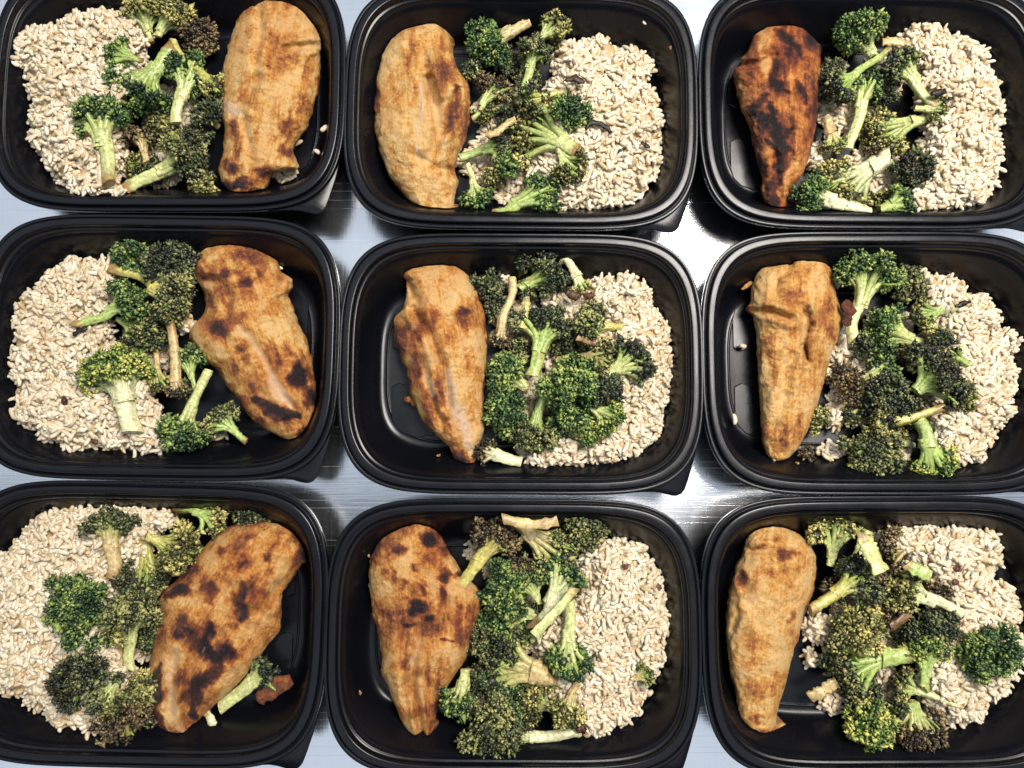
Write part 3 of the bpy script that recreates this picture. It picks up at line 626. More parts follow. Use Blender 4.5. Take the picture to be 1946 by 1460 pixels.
# ------------------------------------------------------------------ broccoli
# crown x, y, radius, stalk end x, y (None: crown seen from above), stalk width, view (s side, f cut fan, d dome), tone, stalk tone, level
BR = {
 11: [(800,80,110,850,240,60,'c','y','p',1),(965,70,135,880,205,70,'c','y','p',1),(1130,200,110,None,None,0,'d','b','t',0),(1180,470,80,970,225,60,'s','y','y',2),
      (780,500,150,975,265,115,'s','g','g',2),(670,300,85,800,340,50,'s','g','g',1),(1050,420,130,985,690,95,'f','g','p',2),(560,680,150,610,1030,130,'s','g','p',2),
      (790,770,90,820,910,55,'s','b','t',1),(1170,640,85,None,None,0,'d','d','t',1),(1190,550,75,1140,620,40,'f','y','p',1),(1050,880,170,700,1065,105,'c','m','p',1),
      (1150,1080,90,None,None,0,'d','y','p',0),(760,920,75,None,None,0,'d','y','p',0),(930,730,85,None,None,0,'d','y','p',0)],
 12: [(810,230,130,1010,110,95,'c','g','t',1),(1140,145,95,1070,205,50,'s','y','p',1),(1045,265,95,955,550,60,'c','m','g',2),(825,470,100,715,630,45,'s','b','g',1),
      (1010,530,90,1210,490,66,'c','d','y',2),(1085,680,180,1270,800,115,'f','y','p',2),(1240,590,95,None,None,0,'d','g','g',1),(1225,890,95,1170,790,60,'s','y','p',1),
      (850,770,80,650,835,75,'c','d','g',1),(740,1035,85,690,870,45,'s','g','p',1),(900,875,78,None,None,0,'d','g','g',1),(1050,1030,135,820,1130,85,'f','g','g',2),
      (1020,350,60,970,440,40,'f','y','p',0),(720,370,65,None,None,0,'d','d','p',0),(780,600,60,None,None,0,'d','y','p',0)],
 13: [(960,200,170,1060,335,90,'c','g','p',1),(860,510,115,1150,290,72,'s','d','g',2),(1010,520,115,905,880,90,'f','g','p',1),(1230,390,125,1420,625,105,'s','d','p',2),
      (830,840,80,775,690,90,'f','y','t',1),(1170,760,170,1370,690,95,'f','y','p',1),(1440,650,80,1300,640,50,'s','y','p',1),(930,1060,175,1140,930,140,'f','y','w',2),
      (1280,1010,115,None,None,0,'d','d','t',1),(690,1150,120,1030,1270,130,'c','g','w',2),(1220,1190,85,1090,1250,120,'s','g','g',2),(1310,1265,50,None,None,0,'d','g','g',1),(800,440,80,None,None,0,'d','d','g',0)],
 21: [(710,240,105,None,None,0,'d','g','p',1),(940,310,135,None,None,0,'d','d','p',1),(945,205,90,None,None,0,'d','m','p',0),(930,480,130,590,305,92,'c','m','y',2),
      (690,490,110,400,620,72,'c','g','g',2),(740,620,115,625,580,50,'s','m','g',1),(625,850,175,710,1185,150,'c','h','w',2),(940,960,62,905,590,82,'s','b','t',2),
      (835,900,75,830,750,50,'f','y','t',1),(1000,800,95,1040,960,40,'s','g','g',1),(965,1180,125,1115,850,82,'c','g','p',2),(1180,1110,100,1315,1235,55,'s','m','g',1)],
 22: [(995,170,72,None,None,0,'d','d','g',1),(1115,250,130,965,330,80,'c','d','g',1),(1290,305,58,1210,160,82,'f','y','w',2),(800,330,90,None,None,0,'d','d','g',0),
      (865,600,62,925,270,72,'s','b','t',1),(1110,520,130,1030,790,105,'s','d','g',2),(1340,520,120,1510,535,52,'c','m','y',1),(900,770,130,1010,860,75,'c','g','p',1),
      (1545,710,125,1430,790,92,'f','d','p',2),(1390,690,95,1150,690,50,'f','y','t',1),(890,990,115,None,None,0,'d','g','g',1),(1035,1110,125,1090,850,72,'c','m','g',1),
      (1240,890,190,None,None,0,'d','g','g',2),(1430,870,95,None,None,0,'d','d','g',1),(1430,1010,110,1340,960,40,'s','h','p',1),(1335,1100,75,None,None,0,'d','h','p',1),(1170,1060,80,None,None,0,'d','g','g',1),(785,1190,70,975,1250,85,'s','b','w',1)],
 23: [(930,250,170,845,600,92,'s','g','p',2),(1130,290,110,None,None,0,'d','m','p',0),(1030,560,150,1215,625,85,'s','g','p',1),(1230,470,80,1470,410,60,'s','y','g',2),
      (1310,600,62,None,None,0,'d','d','g',1),(990,780,110,870,830,55,'f','g','p',1),(1010,930,130,None,None,0,'d','d','g',1),(1290,790,150,1180,880,80,'c','d','g',1),
      (1430,910,70,None,None,0,'d','y','p',1),(1000,1060,75,1335,965,72,'s','y','y',2),(940,1210,150,None,None,0,'d','m','p',1),(1280,1260,115,1190,1025,115,'f','h','g',2),
      (660,1030,70,None,None,0,'d','y','t',0),(820,860,120,None,None,0,'d','b','t',0),(1390,690,60,1470,740,45,'s','m','g',1),(1110,1150,70,1170,1170,50,'f','y','w',0),(600,1210,42,None,None,0,'d','b','t',0)],
 31: [(550,250,100,560,515,100,'s','m','t',2),(730,490,120,695,130,75,'f','m','y',1),(880,370,130,725,310,55,'c','y','y',1),(1060,200,92,875,150,85,'s','y','g',1),
      (1260,200,80,None,None,0,'d','d','g',0),(415,650,165,None,None,0,'d','g','g',2),(650,690,120,640,960,75,'c','m','p',2),(430,1020,140,None,None,0,'d','d','g',2),
      (545,1090,95,590,1010,45,'f','y','p',2),(610,1210,110,None,None,0,'d','b','g',1),(690,1080,90,None,None,0,'d','y','p',1),(725,810,72,None,None,0,'d','m','g',0),(1305,985,82,1090,1160,85,'s','d','p',0)],
 32: [(880,250,125,645,565,92,'s','b','y',2),(1160,310,145,960,150,100,'f','m','t',1),(1330,195,110,None,None,0,'d','m','t',1),(1010,390,62,None,None,0,'d','b','t',1),
      (930,600,165,1090,640,60,'c','g','p',1),(920,440,90,None,None,0,'d','g','g',1),(1060,480,85,1110,580,50,'s','g','p',1),(1225,460,110,1110,690,110,'f','g','w',2),
      (1250,860,122,1260,570,84,'s','g','p',2),(880,760,115,None,None,0,'d','m','g',1),(950,900,165,1165,945,150,'f','m','t',2),(700,1080,100,735,910,82,'c','g','p',1),
      (920,1040,115,840,1110,50,'s','g','p',1),(880,1210,165,None,None,0,'d','m','p',1),(1070,1060,110,1180,1110,55,'c','y','p',1),(1240,1130,92,1300,975,62,'c','y','t',2),(1010,1270,70,1320,1220,92,'s','y','w',1),(1640,935,55,1575,965,30,'s','y','t',2)],
 33: [(740,230,125,710,400,62,'f','y','p',1),(860,400,75,900,215,100,'s','d','p',0),(1040,310,92,1245,310,52,'s','b','t',1),(850,470,125,605,635,92,'s','d','y',2),
      (1120,530,115,1400,655,82,'s','y','w',2),(1285,530,62,None,None,0,'d','b','t',1),(850,740,135,None,None,0,'d','y','p',1),(1240,730,130,None,None,0,'d','d','g',1),
      (1510,840,140,None,None,0,'d','g','g',2),(850,900,165,1130,860,112,'f','m','g',2),(1220,860,100,1200,1040,75,'s','h','g',2),(1100,1030,80,1400,1145,52,'s','y','p',1),
      (880,1090,110,None,None,0,'d','d','g',0),(910,1225,130,None,None,0,'d','h','g',1),(1160,1260,145,1140,1110,82,'s','b','g',1),(1000,480,80,None,None,0,'d','b','g',0),(1030,1180,80,None,None,0,'d','m','g',0)],
}
FILL = {22: [(870, 430, 80, 'd'), (960, 650, 70, 'm'), (1180, 630, 80, 'm'), (1010, 330, 60, 'd')], 12: [(900, 340, 70, 'd'), (1010, 440, 75, 'm'), (930, 620, 80, 'd'), (960, 770, 65, 'd'), (830, 930, 60, 'y')], 13: [(1130, 570, 75, 'd'), (1000, 420, 60, 'd'), (770, 560, 70, 'd'), (1050, 900, 60, 'b'), (1130, 1170, 70, 'y')], 21: [(830, 690, 85, 'd'), (860, 560, 60, 'm'), (1010, 950, 60, 'd')], 23: [(900, 640, 80, 'd'), (1130, 690, 80, 'b'), (1180, 1010, 70, 'd'), (830, 1010, 60, 'm')], 33: [(720, 540, 75, 'b'), (980, 640, 75, 'b'), (1090, 800, 60, 'd'), (720, 880, 85, 'd')], 32: [(1010, 720, 70, 'g'), (800, 960, 70, 'd'), (1100, 640, 60, 'm')], 31: [(620, 500, 70, 'd'), (700, 570, 75, 'd'), (570, 800, 60, 'y')], 11: [(900, 620, 80, 'm'), (1110, 760, 80, 'd'), (880, 960, 70, 'd')]}   # low crowns between the others
for k_, L_ in FILL.items(): BR[k_] += [(x, y, r, None, None, 0, 'd', t_, 'p', 0) for x, y, r, t_ in L_]
STEMS = {   # loose stalk pieces without buds: start, end, width, tone, level
 12: [(785,710,945,630,55,'t',2)],
 13: [(1110,250,1270,270,70,'t',1)],
 22: [(1000,375,975,540,74,'y',1),(1270,590,1370,620,44,'b',2)],
 31: [(1020,1180,1095,1320,62,'w',0)],
 32: [(1285,500,1080,740,66,'p',2),(920,150,1200,160,84,'t',2)],
 33: [(880,230,975,435,105,'p',2),(1110,390,1235,455,86,'g',2),(600,1090,745,1010,84,'t',0),(1130,650,1020,720,70,'b',1)],
}
TONE = {  # dark, mid, light
 'g': ((0.014, 0.036, 0.014), (0.082, 0.160, 0.042), (0.370, 0.445, 0.125)),
 'd': ((0.012, 0.018, 0.012), (0.050, 0.070, 0.034), (0.265, 0.275, 0.110)),
 'm': ((0.018, 0.026, 0.013), (0.125, 0.143, 0.054), (0.440, 0.415, 0.155)),
 'y': ((0.038, 0.044, 0.016), (0.260, 0.250, 0.074), (0.630, 0.545, 0.200)),
 'h': ((0.026, 0.066, 0.016), (0.210, 0.300, 0.060), (0.620, 0.590, 0.160)),
 'b': ((0.016, 0.012, 0.009), (0.098, 0.068, 0.034), (0.350, 0.250, 0.115)),
}
STALK = {'p': (0.55, 0.58, 0.25), 'g': (0.38, 0.48, 0.15), 't': (0.56, 0.42, 0.20), 'y': (0.50, 0.45, 0.13), 'w': (0.70, 0.68, 0.42), 'b': (0.15, 0.075, 0.032)}
OCT_V = np.array([(1, 0, 0), (-1, 0, 0), (0, 1, 0), (0, -1, 0), (0, 0, 1), (0, 0, -1)], float)
OCT_F = np.array([(0, 2, 4), (2, 1, 4), (1, 3, 4), (3, 0, 4), (2, 0, 5), (1, 2, 5), (3, 1, 5), (0, 3, 5)])
_g = (1 + 5 ** .5) / 2
ICO_V = np.array([(-1, _g, 0), (1, _g, 0), (-1, -_g, 0), (1, -_g, 0), (0, -1, _g), (0, 1, _g), (0, -1, -_g), (0, 1, -_g), (_g, 0, -1), (_g, 0, 1), (-_g, 0, -1), (-_g, 0, 1)]) / math.hypot(1, _g)
ICO_F = np.array([(0, 11, 5), (0, 5, 1), (0, 1, 7), (0, 7, 10), (0, 10, 11), (1, 5, 9), (5, 11, 4), (11, 10, 2), (10, 7, 6), (7, 1, 8), (3, 9, 4), (3, 4, 2), (3, 2, 6), (3, 6, 8), (3, 8, 9), (4, 9, 5), (2, 4, 11), (6, 2, 10), (8, 6, 7), (9, 8, 1)])
def tube(path, rad, nseg, flat=1.0, up=None, cap=True, lump=None):
    """path (m,3), rad (m,) -> V, quads, tris"""
    path = np.asarray(path); m = len(path); tg = np.gradient(path, axis=0); tg /= np.linalg.norm(tg, axis=1)[:, None] + 1e-12
    up = np.array([0, 0, 1.0]) if up is None else up
    if abs(tg[0] @ up) > 0.93: up = np.array([1.0, 0.2, 0])
    X = np.cross(tg, up); X /= np.linalg.norm(X, axis=1)[:, None] + 1e-12; Y = np.cross(X, tg)
    a = np.linspace(0, 2 * np.pi, nseg, endpoint=False)
    R = np.asarray(rad)[:, None] * (np.ones(nseg)[None] if lump is None else lump)
    V = path[:, None] + (np.cos(a)[None] * R)[..., None] * X[:, None] + (np.sin(a)[None] * R * flat)[..., None] * Y[:, None]
    V = V.reshape(-1, 3); i = np.arange(nseg); j = (i + 1) % nseg
    q = np.concatenate([np.stack([k * nseg + i, k * nseg + j, (k + 1) * nseg + j, (k + 1) * nseg + i], -1) for k in range(m - 1)])
    tri = np.zeros((0, 3), int)
    if cap:
        V = np.concatenate([V, path[:1], path[-1:]]); n = m * nseg
        tri = np.concatenate([np.stack([np.full(nseg, n), j, i], -1), np.stack([np.full(nseg, n + 1), (m - 1) * nseg + i, (m - 1) * nseg + j], -1)])
    return V, q, tri
class Bag:
    def __init__(s): s.V, s.Q, s.T, s.C, s.n = [], [], [], [], 0
    def add(s, V, q=None, t=None, c=None):
        s.V.append(V)
        if q is not None and len(q): s.Q.append(q + s.n)
        if t is not None and len(t): s.T.append(t + s.n)
        s.C.append(np.broadcast_to(c, (len(V), 3))); s.n += len(V)
    def build(s, name, mat, parent, org, k):
        V = keep_in(k, np.concatenate(s.V), 0.0006) - org
        F = ([np.concatenate(s.Q)] if s.Q else []) + ([np.concatenate(s.T)] if s.T else [])
        return mesh_obj(name, V, F, mat, parent, col=np.concatenate(s.C))
def unit(v): return v / (np.linalg.norm(v) + 1e-12)

def thick_stalk(bag, S, E, w, rng, col, end_col, ns=18, m=14, flat=0.8, offcut=False):
    f = np.linspace(0, 1, m); side = unit(np.cross(E - S, [0, 0, 1.0]) + 1e-6); L = np.linalg.norm(E - S)
    path = S + (E - S) * f[:, None] + side * (rng.normal(0, 0.045) * L * np.sin(np.pi * f) + rng.normal(0, 0.02) * L * np.sin(2 * np.pi * f))[:, None]
    rad = w * (0.44 - 0.09 * (1 - f) * rng.random() + (0.0 if not offcut else -0.20 * np.abs(f - 0.35)) - 0.06 * np.sin(np.pi * f) + 0.03 * f ** 2.5)
    ph = rng.uniform(0, 6.28, 4); a = np.linspace(0, 2 * np.pi, ns, endpoint=False)
    lump = 1 + (0.5 if offcut else 0.0) * np.clip(rng.normal(0, 0.35, (m, 1)), -0.5, 0.5) + 0.10 * np.cos(2 * a + ph[0])[None] + (0.03 + 0.09 * f[:, None]) * np.cos(5 * a + ph[1])[None] + 0.04 * np.cos(7 * a + ph[2])[None] + 0.035 * rng.normal(0, 1, (m, ns)) + 0.05 * rng.normal(0, 1, (m, 1))
    V, q, t = tube(path, rad, ns, flat, lump=lump, cap=False)
    # the knife cut: an oblique flat end with its own hard edge
    tg = unit(path[1] - path[0]); sl = rng.normal(0, 0.45); ring = V[:ns] - path[0]
    V[:ns] = V[:ns] + tg * (ring @ side * sl)[:, None]
    V = np.concatenate([V, V[:ns], V[:ns].mean(0)[None] - tg * 0.0002]); n0 = m * ns; i = np.arange(ns); j = (i + 1) % ns
    t = np.stack([np.full(ns, n0 + ns), n0 + j, n0 + i], -1)
    ff = np.concatenate([np.repeat(f, ns), np.zeros(ns + 1)]); wv = smooth(0, .30, ff + 0.12 * vnoise(V, 420.0, 3))[:, None]
    c = np.asarray(end_col) * (1 - wv) + np.asarray(col) * wv
    bag.add(V, q, t, c * (1 + (0.55 if offcut else 0.22) * fbm(V, 230.0 if offcut else 330.0, 5, 3))[:, None])
def make_floret(k, spec, rng):
    hx, hy, r_, sx, sy, w_, view, tone, st, lv = spec
    sc = TR[k][0]; r = r_ / sc * MPP; w = 0.88 * w_ / sc * MPP
    pc = Z(k, [(hx, hy)])
    zc = 0.0135 + 0.0065 * lv
    hr = rice_h(k, pc)[0]; zc = max(zc, hr + (0.30 if view == 'd' else 0.38) * r)
    zc = min(zc, 0.043 - 0.6 * r)
    C = at(pc[0, 0], pc[0, 1], zc)
    if sx is None:
        j = rng.uniform(-0.5, 0.5, 2) * r; S = C + np.array([j[0], j[1], -1.15 * r]); w = 0.5 * r; S[2] = max(S[2], 0.006)
    else:
        ps = Z(k, [(sx, sy)]); zs = max(0.006 + 0.007 * lv + w / 2, rice_h(k, ps)[0] + w * 0.42)
        if view in 'sc': zs = max(zs, zc - 0.10 * r)
        zs = min(zs, 0.036); S = at(ps[0, 0], ps[0, 1], zs)
    ax = unit(C - S); L = np.linalg.norm(C - S)
    vz = unit(np.array([0, 0, 1.0]) - ax * ax[2]) if abs(ax[2]) < 0.97 else unit(np.cross(ax, [1.0, 0, 0]))
    vx = np.cross(ax, vz)
    r = r * 1.05
    if view in 'sc': C = C - ax * min(0.22 * r, 0.3 * L)
    P0 = C - ax * min(0.55 * r, L * 0.6)
    if view == 'f': P0 = C - ax * min(0.80 * r, L * 0.6)
    stalk, crown = Bag(), Bag()
    sc_, gc = np.array(STALK[st]), np.array((0.24, 0.33, 0.075))
    endc = sc_ * 0.8 + 0.2 * np.array((0.55, 0.42, 0.2)) if rng.random() < 0.65 else np.array((0.30, 0.17, 0.06))
    thick_stalk(stalk, S, P0 + ax * 0.10 * r, w, rng, sc_, endc)
    # branch tips over the crown
    n = int(np.clip(24 + (r / 0.014 - 1) * 14, 11, 40)); i = np.arange(n) + 0.5
    cosm = {'s': -0.02, 'c': -0.12, 'f': -0.30, 'd': -0.15}[view]
    ct = 1 - (1 - cosm) * i / n; sn = np.sqrt(1 - ct ** 2); az = i * 2.39996 + rng.uniform(0, 6.28)
    D = ct[:, None] * ax + (sn * np.cos(az))[:, None] * vx + (sn * np.sin(az))[:, None] * vz
    D = D + rng.normal(0, 0.11, D.shape); D /= np.linalg.norm(D, axis=1)[:, None]
    if view == 'f': D = D[(D @ vz) < 0.22]
    if view == 's': D = D[((D @ vz) < 0.62) | ((D @ ax) > 0.62)]
    n = len(D)
    RT = r * rng.uniform(0.58, 1.14, n); rc = np.minimum(r * rng.uniform(0.20, 0.40, n), 0.0058)
    an = (rng.uniform(0.75, 1.0), rng.uniform(0.88, 1.22), rng.uniform(0.70, 0.95) if view != 'd' else rng.uniform(0.85, 1.15))
    off = D * (RT - rc * 0.55)[:, None]
    off = (off @ ax)[:, None] * ax * an[0] + (off @ vx)[:, None] * vx * an[1] + (off @ vz)[:, None] * vz * an[2]
    tips = C + off
    # branches
    for q in range(n):
        f = np.linspace(0, 1, 5)[:, None]; M = P0 + ax * 0.38 * r + (D[q] - ax * (D[q] @ ax)) * 0.10 * r
        path = (1 - f) ** 2 * (P0 - ax * rng.uniform(0.10, 0.38) * min(r, L * 0.5) + (D[q] - ax * (D[q] @ ax)) * w * 0.27) + 2 * f * (1 - f) * M + f ** 2 * tips[q]
        rad = np.linspace(max(w * 0.235, 0.0012), 0.00085 + 0.04 * r, 5)
        V, qd, t = tube(path, rad, 6, cap=False)
        ff = np.repeat(np.linspace(0, 1, 5), 6)[:, None]
        stalk.add(V, qd, None, (sc_ * (1 - ff * 0.8) + (gc if tone not in 'b' else np.array((0.3, 0.22, 0.09))) * ff * 0.8) * rng.uniform(0.85, 1.12))
        if rng.random() < 0.8:      # twigs splitting off towards the buds
            for _ in range(2):
                e = tips[q] + rng.normal(0, 0.55, 3) * rc[q]; b = path[3]
                V, qd, t = tube(np.array([b, (b + e) / 2 + rng.normal(0, 0.1, 3) * rc[q], e]), [0.0011, 0.0009, 0.0006], 5, cap=False)
                stalk.add(V, qd, None, gc * rng.uniform(0.8, 1.5))
    # cores under the buds, shade of the gaps painted into their dark tone
    tn = [np.array(c) for c in TONE[tone]]
    cv = tips[:, None] + ICO_V[None] * (rc * 0.70)[:, None, None] * rng.uniform(0.8, 1.15, (n, 12, 1))
    crown.add(cv.reshape(-1, 3), None, (ICO_F[None] + (np.arange(n) * 12)[:, None, None]).reshape(-1, 3), tn[0] * 0.9)
    # buds
    nb = np.clip((rc / 0.00105) ** 2 * 2.6, 12, 78).astype(int)
    tip = np.repeat(np.arange(n), nb); N = len(tip)
    U = rng.normal(0, 1, (N, 3)); U /= np.linalg.norm(U, axis=1)[:, None]
    U = U + D[tip] * rng.uniform(0.2, 0.8, (N, 1)); U /= np.linalg.norm(U, axis=1)[:, None]
    rr = rc[tip] * rng.uniform(0.72, 1.22, N); B = tips[tip] + U * rr[:, None]
    br = np.clip(rng.lognormal(math.log(0.00080), 0.34, N), 0.00045, 0.0019) * (1.0 if r > 0.009 else 0.85)
    # each bud: a small stretched knob or curl, mostly pointing outward
    Xd = U + rng.normal(0, 0.55, (N, 3)); Xd /= np.linalg.norm(Xd, axis=1)[:, None]
    h = rng.normal(0, 1, (N, 3)); Yd = np.cross(Xd, h); Yd /= np.linalg.norm(Yd, axis=1)[:, None]; Zd = np.cross(Xd, Yd)
    el = rng.uniform(0.8, 2.6, N)
    V = B[:, None] + br[:, None, None] * (OCT_V[None, :, 0:1] * (el[:, None, None] * Xd[:, None]) + OCT_V[None, :, 1:2] * Yd[:, None] + OCT_V[None, :, 2:3] * Zd[:, None])
    F = (OCT_F[None] + (np.arange(N) * 6)[:, None, None]).reshape(-1, 3)
    out = np.clip((U * D[tip]).sum(1), -1, 1); pol = D[tip] @ ax
    mixv = 0.52 + 0.55 * fbm(B, 120.0, k + int(hx), 2) - 0.22 * (pol - 0.3) + rng.normal(0, 0.27, N) + rng.normal(0, 0.20, n)[tip]
    mixv = np.clip(mixv, 0, 1)
    col = np.where(mixv[:, None] < 0.5, tn[0] + (tn[1] - tn[0]) * (mixv * 2)[:, None], tn[1] + (tn[2] - tn[1]) * ((mixv - 0.5) * 2)[:, None])
    burnt = smooth(0.25, 0.62, fbm(B, 95.0, 9 * k + int(hy), 3) * 0.9 + rng.normal(0, 0.12, N) + (0.20 if tone in 'bd' else 0.0) - (0.12 if tone in 'gh' else 0))
    col = col * (1 - 0.8 * burnt[:, None]) + np.array((0.030, 0.020, 0.009)) * 0.8 * burnt[:, None]
    crown.add(V.reshape(-1, 3), None, F, np.repeat(col, 6, 0))
    org = np.array([C[0], C[1], 0.003])
    o = empty("broccoli_floret", org)
    stalk.build("stalk", M_STALK, o, org, k); crown.build("crown", M_CROWN, o, org, k)
    return o
TW = {'g': "green", 'd': "dark green", 'm': "olive green", 'y': "yellow-green", 'h': "bright yellow-green", 'b': "browned"}
SW = {'p': "pale", 'g': "green", 't': "tan", 'y': "yellowish", 'w': "whitish", 'b': "brown"}
def compass(dx, dy):
    a = math.degrees(math.atan2(-dy, dx)) % 360
    return ["right", "up-right", "up", "up-left", "left", "down-left", "down", "down-right"][int((a + 22.5) // 45) % 8]
TRAY_SHORT = {k: TR[k][5] + " tray" for k in TR}
def label_florets(k, recs):
    xs = [s[0] for s, o in recs]; ys = [s[1] for s, o in recs]
    chx = np.mean([p[0] for p in CH[k]['o']]); rix = np.mean([p[0] for p in RICE[k]])
    y0, y1 = min(ys), max(ys); seen = {}
    lines = []
    for (s, o) in recs:
        f = (s[1] - y0) / (y1 - y0 + 1e-6); v = ["topmost", "upper", "mid", "lower", "bottommost"][min(4, int(f * 5))]
        u = (s[0] - chx) / (rix - chx); lat = "beside the chicken" if u < 0.36 else ("beside the rice" if u > 0.66 else "mid-row")
        size = "large " if s[2] > 138 else ("small " if s[2] < 78 else "")
        if s[3] is None: body = "%s%s broccoli crown seen from above" % (size, TW[s[7]])
        else: body = "%s%s broccoli floret, %s stalk pointing %s" % (size, TW[s[7]], SW[s[8]], compass(s[3] - s[0], s[4] - s[1]))
        lines.append([body, v, lat, o, s])
    for body, v, lat, o, s in lines:
        same = [q for q in lines if q[0] == body]
        if len(same) == 1: t = "%s, %s" % (body, TRAY_SHORT[k])
        elif len([q for q in same if q[2] == lat]) == 1: t = "%s, %s, %s" % (body, lat, TRAY_SHORT[k])
        else:
            g = sorted([q for q in same if q[2] == lat], key=lambda q: q[4][1]); i = [q[3] for q in g].index(o)
            rank = {2: ["upper", "lower"], 3: ["upper", "middle", "lower"]}.get(len(g), ["first", "second", "third", "fourth", "fifth"])[i]
            t = "%s %s, %s, %s" % (rank, body, lat, TRAY_SHORT[k])
        tag(o, t, "broccoli", "broccoli pieces")
for k, L in BR.items():
    rng = np.random.default_rng(500 + k); recs = []
    for s in L: recs.append((s, make_floret(k, s, rng)))
    label_florets(k, recs)
def make_stem(k, spec, rng):
    x0, y0, x1, y1, w_, st, lv = spec; sc = TR[k][0]; w = w_ / sc * MPP
    p = Z(k, [(x0, y0), (x1, y1)]); h = rice_h(k, p); base = 0.011 + 0.012 * lv
    S = at(p[0, 0], p[0, 1], max(base + w / 2, h[0] + w / 2)); E = at(p[1, 0], p[1, 1], max(base + w / 2 + 0.002, h[1] + w / 2))
    b = Bag(); col = np.array(STALK[st]); thick_stalk(b, S, E, w, rng, col, np.array((0.40, 0.27, 0.11)), 18, 16, 0.42, True)
    org = np.array([S[0], S[1], 0.003]); d = compass(x1 - x0, y1 - y0)
    V = keep_in(k, np.concatenate(b.V), 0.0006) - org
    o = mesh_obj("broccoli_offcut", V, [np.concatenate(b.Q), np.concatenate(b.T)], M_STALK, col=np.concatenate(b.C)); o.location = org
    return o, d
STEM_LABEL = {
 (12, 0): "curled tan broccoli stem peel lying among florets, top middle tray",
 (13, 0): "tan broccoli stem slice tucked beside the rice, top right tray",
 (22, 0): "yellow broccoli stem standing between dark florets, upper part of central tray",
 (22, 1): "small brown roasted stem peel near the rice, central tray",
 (31, 0): "whitish broccoli stem sticking out below the chicken, bottom left tray",
 (32, 0): "flat tan broccoli stem slanting across the green florets, bottom middle tray",
 (32, 1): "wide browned broccoli stem along the top of the bottom middle tray",
 (33, 0): "thick pale broccoli stem near the top of the bottom right tray",
 (33, 1): "cut bright green broccoli stem beside the rice, bottom right tray",
 (33, 2): "tan broccoli stem lying on the bare floor, bottom right tray",
 (33, 3): "brown shrivelled stem peel amid the florets, bottom right tray",
}
for k, L in STEMS.items():
    rng = np.random.default_rng(900 + k)
    for i, s in enumerate(L):
        o, d = make_stem(k, s, rng); tag(o, STEM_LABEL[(k, i)], "broccoli", "broccoli pieces")

# ------------------------------------------------------------------ stray grains, crumbs and scraps
def surf_z(k, p):
    return max(0.003, rice_h(k, np.array([p]))[0])
STRAY = [(21, 705, 1350, "single white rice grain at the lower wall of the middle left tray", 26), (23, 258, 640, "stray rice grain beside the chicken's left edge, middle right tray", 8), (23, 214, 1030, "stray rice grain lower on the bare floor, middle right tray", 8),
         (23, 365, 1300, "stray rice grain by the lower rim of the middle right tray", 16), (11, 1815, 720, "stray rice grain on the right wall of the top left tray", 22), (11, 1670, 800, "stray rice grain touching the chicken's right edge, top left tray", 8),
         (11, 1775, 850, "stray rice grain low on the right floor of the top left tray", 8), (32, 765, 205, "stray rice grain above the chicken's shoulder, bottom middle tray", 7), (12, 1625, 122, "tiny rice crumb on the upper right wall, top middle tray", 30)]
for i, (k, x, y, lab, zz) in enumerate(STRAY):
    rng = np.random.default_rng(40 + i); p = Z(k, [(x, y)])[0]; c = keep_in(k, at(p[0], p[1], zz / 1000.0)[None], 0.0016)
    big = 1.0 if i not in (8,) else 0.5
    V, F, col = grains(c, rng, 0.0034 * big, 0.0015 * big, 0.15)
    o = mesh_obj("rice_grain", V - c[0], F, M_RICE, col=col); o.location = c[0]
    tag(o, lab, "rice grain", "stray rice grains")
def crumb(name, k, pts, w, z, col, lab, cat, seed, mat=None, grp=None):
    rng = np.random.default_rng(seed); p = Z(k, pts)
    path = np.array([at(q[0], q[1], max(z / 1000.0, surf_z(k, q) + 0.0016)) for q in p]); m = 9
    s = np.linspace(0, len(path) - 1, m); path = np.stack([np.interp(s, np.arange(len(path)), path[:, a]) for a in range(3)], -1)
    path = keep_in(k, path, 0.002) + rng.normal(0, 0.0003, (m, 3))
    ww = w / TR[k][0] * MPP / 2; rad = ww * (0.35 + 0.65 * np.sin(np.pi * np.linspace(0.08, 0.92, m))) * rng.uniform(0.75, 1.2, m)
    V, q, t = tube(path, rad, 9, 0.6, lump=rng.uniform(0.75, 1.25, (m, 9)))
    c = np.asarray(col) * rng.uniform(0.7, 1.3, (len(V), 1)); org = path[0].copy()
    o = mesh_obj(name, V - org, [q, t], mat or M_CHAR, col=c if mat is None else np.tile([[col[0], col[1], col[2]]], (len(V), 1)), uv=(V if mat is not None else None)); o.location = org
    tag(o, lab, cat, grp)
BK, RB = (0.008, 0.006, 0.005), (0.10, 0.035, 0.014)
crumb("charred_shred", 12, [(1315,690),(1345,645),(1400,655),(1455,700)], 30, 30, BK, "curled black charred shred lying on rice, top middle tray", "crumb", 1)
crumb("charred_shred", 12, [(1210,430),(1260,415),(1310,440)], 40, 32, (0.03,0.014,0.008), "dark brown burnt shred where broccoli meets rice, top middle tray", "crumb", 2)
crumb("charred_crumb", 12, [(1260,800),(1310,830)], 36, 34, BK, "black burnt crumb on a pale broccoli stalk, top middle tray", "crumb", 3)
crumb("charred_crumb", 12, [(1490,805),(1520,785)], 24, 28, BK, "small black crumb in the middle of the rice, top middle tray", "crumb", 4)
crumb("charred_crumb", 12, [(1610,755),(1655,780)], 26, 28, BK, "black crumb near the rice's outer edge, top middle tray", "crumb", 5)
crumb("charred_shred", 13, [(1395,560),(1440,550),(1490,540)], 44, 33, BK, "black burnt shred at a pale stalk's tip, top right tray", "crumb", 6)
crumb("charred_shred", 13, [(1500,590),(1530,575)], 24, 31, BK, "small black shred right of the burnt tip, top right tray", "crumb", 7)
